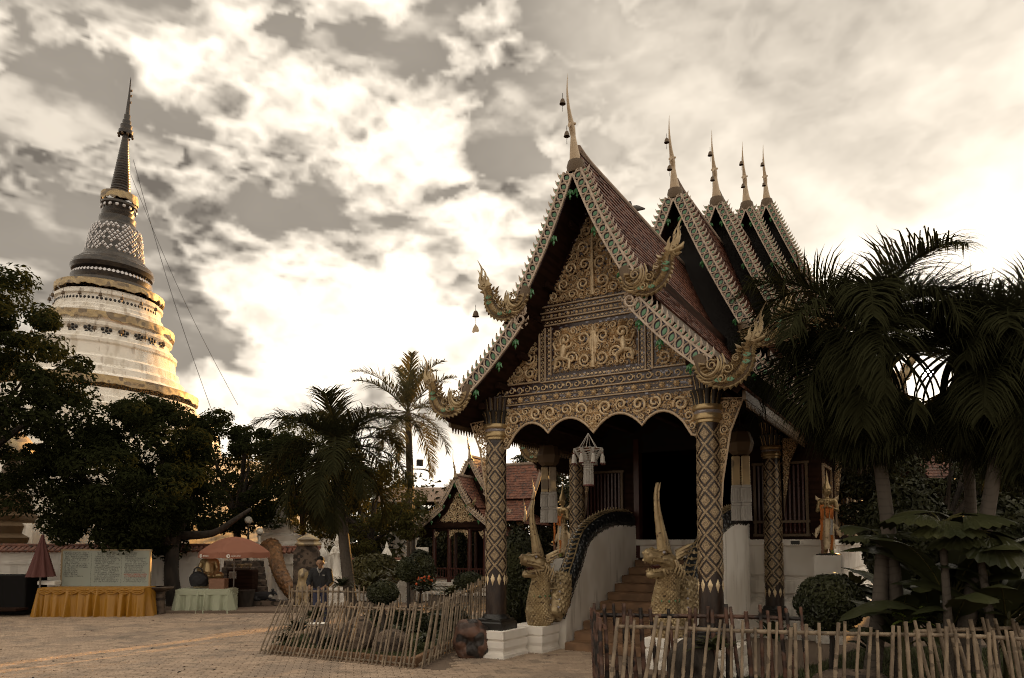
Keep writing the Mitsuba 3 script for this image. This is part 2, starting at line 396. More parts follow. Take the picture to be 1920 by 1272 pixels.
def carve(poly, seed, rmax, rmin, mirror=True, h=.025, stem=None):
    """Scrollwork filling the outline; the two halves mirror each other about x = 0."""
    poly = Polygon(poly)
    out = []
    for k, (x, y, R) in enumerate(pack(poly, rmin, rmax, seed, mirror=mirror)):
        hand = 1 if (k % 2) else -1
        a0 = math.atan2(-y + poly.bounds[1], -x) + .4 * (k % 3)
        ms = spiral((x, y), R, a0, hand, h * min(1, .5 + R / rmax * .5)) if R > rmin * 1.25 else (rosette((x, y), R, h, 6 + k % 3) if k % 2 else [leaf2((x - R * .6 * math.cos(a0), y - R * .6 * math.sin(a0)), a0 + q, R * 1.5, R * .8, h, .8) for q in (0, 1.2, -1.2)])
        out += ms
        if mirror:
            out += [xf(m, M4((-1, 0, 0), (0, 1, 0), (0, 0, 1), (0, 0, 0))) for m in ms]
    import shapely
    q_ = np.random.default_rng(seed + 100)                             # small leaves filling the ground between the scrolls
    x0, y0, x1, y1 = poly.bounds
    pts = q_.uniform((max(0, x0) if mirror else x0, y0), (x1, y1), (int(900 * (x1 - x0) * (y1 - y0) * (.5 if mirror else 1)), 2))
    inner = poly.buffer(-.018)
    for x, y in pts[shapely.contains_xy(inner, pts[:, 0], pts[:, 1])]:
        m = leaf2((x, y), q_.uniform(0, 6.28), q_.uniform(.03, .07) * (rmax / .125) ** .5, q_.uniform(.018, .034), h * q_.uniform(.25, .6), q_.uniform(-1, 1))
        out.append(m)
        if mirror:
            out.append(xf(m, M4((-1, 0, 0), (0, 1, 0), (0, 0, 1), (0, 0, 0))))
    if stem:
        out.append(tube([(0, stem[0], h * .8), (0, (stem[0] + stem[1]) / 2, h * 1.2), (0, stem[1], h * .6)], [.035, .022, .012], 6, ref=(0, 0, 1)))
    return join(out)
def fillet(p, r, n=6):
    return tube(p, r, n)
def band_rosettes(x0, x1, y, hgt, step, h=.014):
    out = []
    k = int(round((x1 - x0) / step))
    for i in range(k):
        x = x0 + (i + .5) * (x1 - x0) / k
        if i % 2 == 0:
            out += rosette((x, y), hgt * .46, h, 8)
        else:
            out += [leaf2((x, y), a, hgt * .40, hgt * .26, h, 0) for a in (.6, 2.54, 3.74, 5.68)]
    return join(out)
def band_scroll(x0, x1, y, hgt, step, h=.014):
    out = []
    k = int(round((x1 - x0) / step))
    for i in range(k):
        x = x0 + (i + .5) * (x1 - x0) / k
        s = 1 if i % 2 else -1
        out += spiral((x, y), min(hgt * .47, step * .5), -s * math.pi / 2, s, h, 1.15, 10, False)
        out.append(leaf2((x + step * .35, y - s * hgt * .3), s * 1.2, hgt * .5, hgt * .3, h))
    return join(out)
def band_diaper(x0, y0, x1, y1, wid, step, h=.010):
    """Small raised lozenges along a border strip."""
    a, b = np.array([x0, y0], float), np.array([x1, y1], float)
    L = np.linalg.norm(b - a); t = (b - a) / L; ang = math.atan2(t[1], t[0])
    k = max(1, int(round(L / step)))
    out = []
    for i in range(k):
        c = a + t * (i + .5) * L / k
        out.append(leaf2(c - t * L / k * .42, ang, L / k * .84, wid * .55, h))
        nn = np.array([-t[1], t[0]])
        for s in (-1, 1):
            out.append(leaf2(c + t * L / k * .5 + nn * s * wid * .42, math.atan2(-s * nn[1], -s * nn[0]), wid * .26, wid * .22, h))
    return join(out)

# ------------------------------------------------------------------ the temple hall
temple = thing('temple_hall', 'ornate temple hall with five stepped gables, dark red tiled roofs and gilded carved front', 'temple')

# columns of the porch: (u, d, height of the floor they stand on)
def cyl_patch(th, z, r):
    return np.stack([r * np.cos(th), r * np.sin(th), z], -1)
def diamond(thc, zc, dth, dzh, r0, r1, n=5):
    """A lozenge plate bent round the shaft, its edge bevelled."""
    def at_(s, t, r, k=1.0):
        a, b = (s + t) / 2 * k, (s - t) / 2 * k
        return cyl_patch(thc + a * dth, zc + b * dzh, r)
    s, t = np.meshgrid(np.linspace(-1, 1, n), np.linspace(-1, 1, n), indexing='ij')
    top = at_(s, t, r1, .88).reshape(-1, 3)
    i, j = np.meshgrid(np.arange(n - 1), np.arange(n - 1), indexing='ij')
    Q = np.stack([i * n + j, i * n + j + 1, (i + 1) * n + j + 1, (i + 1) * n + j], -1).reshape(-1, 4)
    e = [(k, 0) for k in range(n)] + [(n - 1, k) for k in range(1, n)] + [(k, n - 1) for k in range(n - 2, -1, -1)] + [(0, k) for k in range(n - 2, 0, -1)]
    idx = np.array([a * n + b for a, b in e])
    lo = np.array([at_(-1 + 2 * a / (n - 1), -1 + 2 * b / (n - 1), r0) for a, b in e])
    V = np.vstack([top, lo]); m = len(top); q = len(e)
    S = np.array([[idx[k], m + k, m + (k + 1) % q, idx[(k + 1) % q]] for k in range(q)])
    return V, quads(np.vstack([Q, S]))
def column(u, d, z0, zring, ztop, r0, r1, rot=0.0, plinth=True, facing=(-2.2, .9)):
    c = put(temple, 'column', mv(lathe([(r0 * 1.02, z0 + .20), (r0, z0 + .3), (r1, zring), (r1 * .98, ztop)], 16), W(u, d, 0)), 'lacquer_shaft', 40)
    base = join([cbox((0, 0, .065), (r0 * 3.0, r0 * 3.0, .13), .02), cbox((0, 0, .155), (r0 * 2.6, r0 * 2.6, .05), .015),
                 lathe([(r0 * 1.35, .18), (r0 * 1.3, .21), (r0 * 1.1, .25)], 16)])
    put(c, 'base', xf(base, rotz(-ANG, W(u, d, z0))), 'lacquer_black', 30)
    per, n = .325, 4
    nz = int((zring - z0 - .62) / per)
    zb = zring - .03 - nz * per
    lat = []
    rr = lambda z: r0 + (r1 - r0) * (z - z0 - .3) / (zring - z0 - .3)
    for k in range(n):                                                 # the crossing bands
        for sgn in (-1, 1):
            for hw in (0,):
                m = nz * 8
                z = np.linspace(zb, zb + nz * per, m + 1)
                th = rot + k * 2 * math.pi / n + sgn * (z - zb) / per * (2 * math.pi / n)
                w = .024
                L, R = cyl_patch(th, z - w, rr(z) + .007), cyl_patch(th, z + w, rr(z) + .007)
                V = np.vstack([L, R]); i = np.arange(m)
                Q = np.stack([i, i + 1, i + 1 + m + 1, i + m + 1], 1)
                lat.append((V, quads(Q)))
    put(c, 'lattice', mv(join(lat), W(u, d, 0)), 'gold_stencil')
    for k in range(n):
        for i in range(2 * nz - 1):
            th = rot + (k + .5 * (i % 2)) * 2 * math.pi / n
            g = (th + ANG + math.pi) % (2 * math.pi) - math.pi
            if not (-2.75 < g < .35 or g > 2.9):
                continue
            zc = zb + (i + 1) * per / 2
            put(c, 'diamond_panel', mv(diamond(th, zc, math.pi / n * .60, per * .5 * .60, rr(zc) + .001, rr(zc) + .012), W(u, d, 0)), 'gold_stencil')
    # pendant points under the pattern
    pts = []
    for k in range(10):
        th = k * 2 * math.pi / 10
        V, f_ = leaf2((0, 0), -math.pi / 2, .20, .075, .012)
        r_ = rr(zb) + .002
        a = th + V[:, 0] / r_
        pts.append((np.stack([(r_ + V[:, 2]) * np.cos(a), (r_ + V[:, 2]) * np.sin(a), zb + .02 + V[:, 1]], -1), f_))
    put(c, 'pendant_points', mv(join(pts), W(u, d, 0)), 'gold_carving')
    R = r1
    put(c, 'collar', mv(lathe([(R * 1.02, zring - .03), (R * 1.10, zring - .02), (R * 1.10, zring + .015), (R * 1.24, zring + .03), (R * 1.27, zring + .07), (R * 1.2, zring + .105),
                              (R * 1.14, zring + .11)], 24), W(u, d, 0)), 'gold_bright', 35)
    put(c, 'collar_glass', mv(lathe([(R * 1.14, zring + .11), (R * 1.2, zring + .13), (R * 1.14, zring + .155)], 24), W(u, d, 0)), 'grey_glass', 40)
    put(c, 'upper_collar', mv(lathe([(R * 1.14, zring + .155), (R * 1.32, zring + .17), (R * 1.36, zring + .20), (R * 1.3, zring + .235), (R * 1.05, zring + .245)], 24), W(u, d, 0)), 'gold_bright', 35)
    th_ = np.arange(96) * 2 * math.pi / 96                               # fluted lotus bundle, in two overlapping tiers
    for tier, (za, zz, ra, rb, nn) in enumerate([(zring + .235, ztop, 1.08, 1.42, 13), (zring + .235, zring + .46, 1.20, 1.50, 13)]):
        rows = []
        for t in np.linspace(0, 1, 7):
            rad = R * (ra + (rb - ra) * t ** 1.4) * (.90 + .13 * np.abs(np.sin(th_ * nn / 2 + tier * .8)))
            tip = (zz - za) * (.06 * np.abs(np.sin(th_ * nn / 2 + tier * .8)) - .06) * (t > .9)
            rows.append(np.stack([rad * np.cos(th_), rad * np.sin(th_), za + (zz - za) * t + tip], 1))
        i_, j_ = np.meshgrid(np.arange(6), np.arange(96), indexing='ij')
        pet = (np.vstack(rows), quads(np.stack([i_ * 96 + j_, i_ * 96 + (j_ + 1) % 96, (i_ + 1) * 96 + (j_ + 1) % 96, (i_ + 1) * 96 + j_], -1)))
        put(c, 'lotus_petals', mv(pet, W(u, d, 0)), 'lacquer_black' if tier else 'lacquer_shaft', 50)
        rib = [tube([(R * ra * .93 * math.cos(a), R * ra * .93 * math.sin(a), za), (R * (ra + .45 * (rb - ra)) * .94 * math.cos(a), R * (ra + .45 * (rb - ra)) * .94 * math.sin(a), za + .6 * (zz - za)),
                     (R * rb * .95 * math.cos(a), R * rb * .95 * math.sin(a), zz - .03)], .0075, 4) for a in (np.arange(nn) * 2 * math.pi / nn - tier * 1.6 / nn)]
        put(c, 'gilded_ribs', mv(join(rib), W(u, d, 0)), 'gold_bright')
    return c
column(-1.81, 0, .46, 3.67, 4.36, .178, .165, rot=-2.2 - ANG + .25)
column(1.82, 0, .46, 3.67, 4.36, .178, .165, rot=-2.2 - ANG + .55)
column(1.80, 4.80, .40, 3.62, 4.36, .180, .160, rot=-2.2 - ANG + .6)
column(-2.35, 4.40, .50, 3.92, 4.5, .178, .165, rot=-2.2 - ANG + .1)

def moulded(w, dep, z0, h, prof=((1.0, 0), (1.0, .16), (.965, .16), (.965, .22), (.93, .22), (.93, .30), (.985, .42), (.985, .62), (.90, .66), (.90, .70), (1.0, .72), (1.0, 1.0))):
    """A rectangular plinth with mouldings: insets are fractions of the smaller half width."""
    V, m = [], min(w, dep) / 2
    for s, t in prof:
        i = m * (1 - s)
        x, y, z = w / 2 - i, dep / 2 - i, z0 + h * t
        V += [[-x, -y, z], [x, -y, z], [x, y, z], [-x, y, z]]
    n = len(prof)
    Q = [[k * 4 + a, k * 4 + (a + 1) % 4, k * 4 + 4 + (a + 1) % 4, k * 4 + 4 + a] for k in range(n - 1) for a in range(4)]
    Q.append([(n - 1) * 4 + a for a in range(4)])
    return np.array(V, float), quads(Q)
def tplinth(name, u, d, w, dep, z0, h, m='white_plaster', parent=None, **k):
    return put(parent or temple, name, tw(mv(moulded(w, dep, z0, h, **k), (u, d, 0))), m)
tplinth('plinth', -1.86, .05, .82, .82, 0, .46)
tplinth('plinth', 1.86, .05, .82, .82, 0, .46)

# hall platform
put(temple, 'platform', tw(mv(moulded(5.7, 16.0, 0, 1.97, prof=((1.0, 0), (1.0, .10), (.99, .10), (.99, .30), (.975, .36), (.965, .365), (.965, .40), (.95, .405), (.95, .44), (.965, .46), (.965, .58), (.95, .585), (.95, .62), (.965, .64), (.965, .93), (.98, .94), (.98, 1.0))), (0, 12.75, -.004))), 'white_plaster')
# the void of the doorway is cut by building the front wall in pieces
FW = 4.95
floor_ = tw(box((0, 3.2, .78), (2.2, 3.9, 1.5)))
# steps
for i in range(10):
    put(temple, 'step', tw(cbox((0, 1.12 + .39 * i + 1.95 - .195 * i, .075 + .153 * i), (2.16, 3.9 - .39 * i, .149), .012)), 'brick_step')
put(temple, 'porch_floor', tw(box((0, 4.99, 1.55), (2.16, .30, .05))), 'dark_wood')
# front wall: posts, panels, dark doorway
def wallbox(name, u0, u1, z0, z1, d, th, m, parent=None):
    return put(parent or temple, name, tw(box(((u0 + u1) / 2, d, (z0 + z1) / 2), (u1 - u0, th, z1 - z0))), m)
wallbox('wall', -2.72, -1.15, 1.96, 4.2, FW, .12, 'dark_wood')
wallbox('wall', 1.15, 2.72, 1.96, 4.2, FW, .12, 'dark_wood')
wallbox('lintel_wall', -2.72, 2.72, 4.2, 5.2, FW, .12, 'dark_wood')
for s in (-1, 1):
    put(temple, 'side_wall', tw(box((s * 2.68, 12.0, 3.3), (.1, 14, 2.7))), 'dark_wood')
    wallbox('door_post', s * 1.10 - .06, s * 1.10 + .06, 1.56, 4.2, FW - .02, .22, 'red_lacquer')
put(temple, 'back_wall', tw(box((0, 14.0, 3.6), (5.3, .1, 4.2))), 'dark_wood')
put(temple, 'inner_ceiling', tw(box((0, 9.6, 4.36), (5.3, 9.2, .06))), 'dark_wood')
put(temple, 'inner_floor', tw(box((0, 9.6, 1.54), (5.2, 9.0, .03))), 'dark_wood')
# slatted windows and railing lines on the front and right wall
for (u0, u1) in ((1.45, 2.45), (-2.45, -1.45)):
    wf = put(temple, 'window', tw(join([box(((u0 + u1) / 2, FW - .09, z), (u1 - u0 + .1, .07, .05)) for z in (2.05, 2.32, 3.5)] + [box((u, FW - .09, 2.775), (.05, .065, 1.4)) for u in (u0, u1)])), 'umber')
    k = 0
    u = u0 + .08
    while u < u1 - .05:
        put(wf, 'slat', tw(box((u, FW - .085, 2.9), (.035, .04, 1.12))), 'red_lacquer')
        put(wf, 'baluster', tw(lathe([(.02, 2.08), (.03, 2.13), (.016, 2.2), (.03, 2.26), (.02, 2.30)], 6, (u, FW - .085, 0))), 'red_lacquer')
        u += .085
for i in range(4):                                                     # panels on the right flank
    d0 = 5.6 + i * 1.9
    wf = put(temple, 'side_window', tw(join([box((2.74, d0, z), (.05, 1.2, .06)) for z in (2.1, 2.75, 3.45)] + [box((2.74, d0 + q, 2.78), (.046, .06, 1.3)) for q in (-.6, .6)])), 'gold_rim')
    for q in (0, 1):
        cz = 2.42 + q * .68
        V, f_ = leaf2((0, -.26), math.pi / 2, .52, .6, .03)
        put(wf, 'lozenge', xf((V, f_), M4(DD, ZZ, UD, W(2.735, d0, cz))), 'gold_carving')
# purlins and lattice rail seen inside the porch
for u in (-1.2, 0, 1.2):
    put(temple, 'porch_beam', tw(box((u, 2.6, 4.42), (.12, 4.5, .16))), 'dark_wood')

# gable front, in the plane of the front columns
G0 = front(-.02)
gab = put(temple, 'gable_front', xf(plate([(-2.25, 4.18), (2.25, 4.18), (1.0, 5.42), (.95, 5.75), (.08, 7.45), (-.08, 7.45), (-.95, 5.75), (-1.0, 5.42)], .06), front(.09)), 'mosaic_ground')
P1 = [(-.84, 5.86), (.84, 5.86), (.74, 6.08), (.52, 6.42), (.34, 6.78), (.10, 7.2), (0, 7.3), (-.10, 7.2), (-.34, 6.78), (-.52, 6.42), (-.74, 6.08)]
put(gab, 'upper_carving', xf(carve(P1, 3, .125, .016, h=.05, stem=(5.88, 7.25)), front(.03)), 'gold_carving', 50)
P2_ = [(-.74, 4.68), (.74, 4.68), (.74, 5.42), (-.74, 5.42)]
cp = put(gab, 'centre_carving', xf(carve([(-.74, 4.68), (-.72, 5.42), (.72, 5.42), (.74, 4.68)], 8, .125, .015, h=.05, stem=(4.70, 5.40)), front(.03)), 'gold_carving', 50)
# vase on the stem, large flowers, two dancing figures
put(cp, 'vase', xf(xf(lathe([(.02, -.30), (.055, -.27), (.03, -.16), (.085, .02), (.095, .10), (.045, .19), (.075, .24)], 12), M4((1, 0, 0), (0, 0, .4), (0, 1, 0), (0, 5.06, .02))), front(.03)), 'gold_carving', 40)
for x, y, R in ((.36, 5.20, .10), (-.36, 5.20, .10), (.60, 5.10, .075), (-.60, 5.10, .075), (.50, 5.36, .06), (-.50, 5.36, .06)):
    put(cp, 'flower', xf(join(rosette((x, y), R, .06, 9) + rosette((x, y), R * .6, .08, 7, .3)), front(.015)), 'gold_carving')
def dancer(s):
    J = dict(head=(.0, .33), neck=(0, .27), chest=(0, .2), hip=(.02, .06), kl=(-.11, .0), fl=(-.10, -.14), kr=(.13, .04), fr=(.16, -.12), el=(-.13, .23), hl=(-.17, .34), er=(.13, .19), hr=(.19, .30))
    q = lambda k: (s * J[k][0], J[k][1], .03)
    ms = [ball(q('head'), (.042, .05, .03), 8), tube([q('head'), (s * .0, .40, .03)], [.025, .006], 6)]
    for ks, rs in ((('neck', 'chest', 'hip'), (.025, .058, .048)), (('hip', 'kl', 'fl'), (.045, .034, .02)), (('hip', 'kr', 'fr'), (.045, .034, .02)), (('chest', 'el', 'hl'), (.03, .024, .016)), (('chest', 'er', 'hr'), (.03, .024, .016))):
        ms.append(tube([q(k) for k in ks], rs, 7, ref=(0, 0, 1)))
    return join(ms)
for s in (-1, 1):
    put(cp, 'dancer', xf(mv(dancer(s), (s * .52, 4.86, .02)), front(.03)), 'gold_carving', 50)
for s in (-1, 1):
    put(gab, 'side_carving', xf(carve([(s * 1.02, 4.60), (s * 1.86, 4.60), (s * 1.04, 5.30)], 21, .12, .02, mirror=False, h=.04), front(.03)), 'gold_carving', 50)
# frames and bands
def gband(name, mesh, m='gold_carving', d=.03):
    put(gab, name, xf(mesh, front(d)), m, kind='stuff')
def rail(x0, y0, x1, y1, w=.022, t=.035, d=.03):
    a, b = np.array([x0, y0]), np.array([x1, y1]); L = np.linalg.norm(b - a); ang = math.atan2(*(b - a)[::-1])
    put(gab, 'rail', xf(mv(cbox((0, 0, 0), (L, w, t), .005), (0, 0, t / 2)), front(d) @ rotz(ang, (*((a + b) / 2), 0))), 'gold_rim')
for z in (5.50, 5.605, 5.715, 5.82):
    rail(-.96, z, .96, z)
gband('border', band_diaper(-.95, 5.552, .95, 5.552, .07, .075))
gband('rosette_band', band_rosettes(-.95, .95, 5.66, .085, .075))
gband('border', band_diaper(-.95, 5.768, .95, 5.768, .07, .075))
for s in (-1, 1):
    gband('border', band_diaper(s * .81, 4.66, s * .81, 5.46, .085, .07))
    rail(s * .765, 4.655, s * .765, 5.47, .014)
    rail(s * .872, 4.56, s * .872, 5.47, .018)
    gband('border', xf(band_scroll(0, .9, 0, .075, .07), rotz(math.pi / 2, (s * .925, 4.57, 0))))
    rail(s * .98, 4.56, s * .98, 5.47, .03)
    rail(s * 1.0, 4.575, s * 1.95, 4.575, .025)
gband('border', band_diaper(-.85, 4.61, .85, 4.61, .08, .07))
for z in (4.552, 4.385, 4.22):
    rail(-2.0 if z < 4.5 else -.95, z, 2.0 if z < 4.5 else .95, z, .02, .05)
gband('scroll_band', band_scroll(-1.9, 1.9, 4.468, .14, .15, .02))
lower = put(gab, 'rosette_band', xf(join([band_diaper(-1.9, 4.335, 1.9, 4.335, .05, .055), band_diaper(-1.9, 4.265, 1.9, 4.265, .05, .055)]), front(.03)), 'gold_carving')
for i in range(17):
    put(lower, 'rosette', xf(join(rosette((-1.8 + i * .225, 4.30), .062, .03, 8)), front(.02)), 'gold_carving')

# arch screen between the front columns
def arcpts(x0, z0, x1, z1, zp, n=12):
    t = np.linspace(0, 1, n)
    return [(x0 + (x1 - x0) * a, (z0 + (z1 - z0) * a) + (zp - (z0 + z1) / 2) * math.sin(math.pi * a) ** .8) for a in t]
arch = arcpts(-1.60, 3.49, -.81, 3.70, 3.885) [2:] + arcpts(-.81, 3.70, 0, 3.645, 3.92)[1:] + arcpts(0, 3.645, .81, 3.70, 3.92)[1:] + arcpts(.81, 3.70, 1.60, 3.49, 3.885)[1:-2]
arch = [(-1.66, 3.48), (-1.58, 3.50)] + arch + [(1.58, 3.50), (1.66, 3.48)]
scr = put(temple, 'arch_screen', xf(plate(arch + [(1.66, 4.20), (-1.66, 4.20)], .05), front(.05)), 'mosaic_ground')
put(scr, 'arch_rim', xf(tube([(x, z, .06) for x, z in arch], .022, 8, ref=(0, 0, 1)), front(.05)), 'gold_rim', True)
put(scr, 'arch_carving', xf(carve([(x, z + .03) for x, z in arch] + [(1.64, 4.17), (-1.64, 4.17)], 5, .135, .018, h=.045), front(0)), 'gold_carving', 50)
put(scr, 'pendant', xf(join(rosette((0, 3.78), .10, .05, 8) + [leaf2((0, 3.86), -1.57, .2, .12, .04)]), front(-.02)), 'gold_carving')
# elephant-ear brackets outside the columns: openwork
for s in (-1, 1):
    br = put(temple, 'bracket', xf(tube([(s * 1.99, 2.40, 0), (s * 2.02, 2.8, 0), (s * 2.14, 3.5, 0), (s * 2.34, 3.98, 0), (s * 1.99, 4.0, 0)], .016, 6, ref=(0, 0, 1)), front(0)), 'gold_rim')
    put(br, 'openwork', xf(carve([(s * 1.98, 2.42), (s * 2.03, 2.85), (s * 2.13, 3.5), (s * 2.32, 3.97), (s * 1.98, 3.98)], 31, .075, .02, mirror=False, h=.03), front(0)), 'gold_carving', 50, kind='stuff')
    if s < 0:
        continue
    put(br, 'backing', xf(plate([(1.98, 2.42), (2.03, 2.85), (2.13, 3.5), (2.32, 3.97), (1.98, 3.98)], .02), front(.025)), 'umber')
for (u, d, z0, z1) in ((2.02, 4.8, 2.4, 4.0), (-2.13, 4.4, 2.5, 3.9), (2.95, 5.2, 2.5, 3.9)):
    pl_ = [(0, z0), (.05, z0 + .4), (.14, z0 + 1.1), (.36, z1), (0, z1)]
    br = put(temple, 'bracket', xf(plate(pl_, .03), front(d, u)), 'umber')
    put(br, 'carving', xf(carve(pl_, 31, .075, .022, mirror=False, h=.03), front(d - .03, u)), 'gold_carving', 50, kind='stuff')
# ------------------------------------------------------------------ roofs, bargeboards, finials
def sag(p0, p1, k, n=9):
    t = np.linspace(0, 1, n)
    a, b = np.asarray(p0, float), np.asarray(p1, float)
    nrm = np.array([-(b - a)[1], (b - a)[0]]); nrm /= np.linalg.norm(nrm)
    if nrm[1] > 0:
        nrm = -nrm
    return a + (b - a) * t[:, None] + nrm * (k * np.sin(np.pi * t))[:, None]
def resample(c, step):
    s = np.concatenate([[0], np.cumsum(np.linalg.norm(np.diff(c, axis=0), axis=1))])
    n = max(2, int(round(s[-1] / step)) + 1)
    q = np.linspace(0, s[-1], n)
    return np.stack([np.interp(q, s, c[:, k]) for k in range(2)], 1)
TILEV = np.array([[0, 0, 0], [1, 0, 0], [1, 1, 0], [0, 1, 0], [0, 0, 1], [1, 0, 1], [1, 1, 1], [0, 1, 1]], float)
TILEF = quads([[4, 5, 6, 7], [0, 1, 5, 4], [1, 2, 6, 5], [3, 0, 4, 7]])
def tiles(curve, d0, d1, s, seed, tw_=.13, course=.115):
    """Flat tiles in lapped courses over the slope curve (u, z); s mirrors it."""
    r_ = np.random.default_rng(seed)
    c = resample(np.asarray(curve), course)
    out = []
    n = max(1, int((d1 - d0) / tw_))
    for i in range(len(c) - 1):
        a, b = c[i], c[i + 1] + (c[i + 1] - c[i]) * .25
        t = b - a; L = np.linalg.norm(t); t = t / L
        nr = np.array([-t[1], t[0]]);
        if nr[1] < 0: nr = -nr
        k = np.arange(n + 1)
        dd = d0 + (k + (.5 if i % 2 else 0) - .5) * (d1 - d0) / n
        dd0, dd1 = np.clip(dd, d0, d1), np.clip(dd + (d1 - d0) / n * .965, d0, d1)
        ok = dd1 - dd0 > .01
        dd0, dd1 = dd0[ok], dd1[ok]
        m = len(dd0)
        lift0, lift1 = .014, .034 + r_.uniform(-.006, .006, m)
        # upper edge low, lower edge raised; corners: (along d, along slope)
        V = np.zeros((m, 8, 3))
        for j, (x, y, z) in enumerate(TILEV):
            dcol = dd0 + (dd1 - dd0) * x
            pos = a + t * L * (1 - y)                                   # y = 0 is the lower (front) edge
            up = (lift1 if y == 0 else lift0) * (1.0 if z else .0)
            V[:, j, 0] = s * (pos[0] + nr[0] * up)
            V[:, j, 1] = dcol
            V[:, j, 2] = pos[1] + nr[1] * up
        out.append((V.reshape(-1, 3), (TILEF[None] + (np.arange(m) * 8)[:, None, None]).reshape(-1, 3)))
    return join(out)
def board_strip(curve, w0, w1, th, s, z_off=0):
    """A plank following the curve (u, z), from w0 to w1 across it, th deep; sheet coordinates."""
    c = np.asarray(curve, float)
    t = np.gradient(c, axis=0); t /= np.linalg.norm(t, axis=1, keepdims=True)
    nr = np.stack([-t[:, 1], t[:, 0]], 1); nr *= np.sign(nr[:, 1:2] + 1e-9)
    lo, hi = c + nr * w0, c + nr * w1
    m = len(c)
    V = np.vstack([np.c_[lo, np.full(m, z_off)], np.c_[hi, np.full(m, z_off)], np.c_[lo, np.full(m, z_off + th)], np.c_[hi, np.full(m, z_off + th)]])
    V[:, 0] *= s
    i = np.arange(m - 1)
    Q = np.vstack([np.stack([2 * m + i, 2 * m + i + 1, 3 * m + i + 1, 3 * m + i], 1), np.stack([m + i, m + i + 1, i + 1, i], 1),
                   np.stack([3 * m + i, 3 * m + i + 1, m + i + 1, m + i], 1), np.stack([i, i + 1, 2 * m + i + 1, 2 * m + i], 1)])
    return V, quads(Q)
def along(curve, step):
    c = np.asarray(curve, float)
    s = np.concatenate([[0], np.cumsum(np.linalg.norm(np.diff(c, axis=0), axis=1))])
    n = max(1, int(round(s[-1] / step)))
    q = (np.arange(n) + .5) * s[-1] / n
    p = np.stack([np.interp(q, s, c[:, k]) for k in range(2)], 1)
    e = np.stack([np.interp(np.clip(q + .02, 0, s[-1]), s, c[:, k]) for k in range(2)], 1) - np.stack([np.interp(np.clip(q - .02, 0, s[-1]), s, c[:, k]) for k in range(2)], 1)
    t = e / np.linalg.norm(e, axis=1, keepdims=True)
    nr = np.stack([-t[:, 1], t[:, 0]], 1); nr *= np.sign(nr[:, 1:2] + 1e-9)
    return p, t, nr, s[-1] / n
CREST = [(-.30, 0), (.30, 0), (.36, .26), (.30, .55), (.08, .86), (-.34, 1.2), (-.12, .80), (-.24, .46)]
def lens(L, Wd):
    t = np.linspace(0, np.pi, 9)
    a = [(L / 2 * -math.cos(x), Wd / 2 * math.sin(x) ** 1.5) for x in t]
    b = [(L / 2 * math.cos(x), -Wd / 2 * math.sin(x) ** 1.5) for x in t[1:-1]]
    return a + b
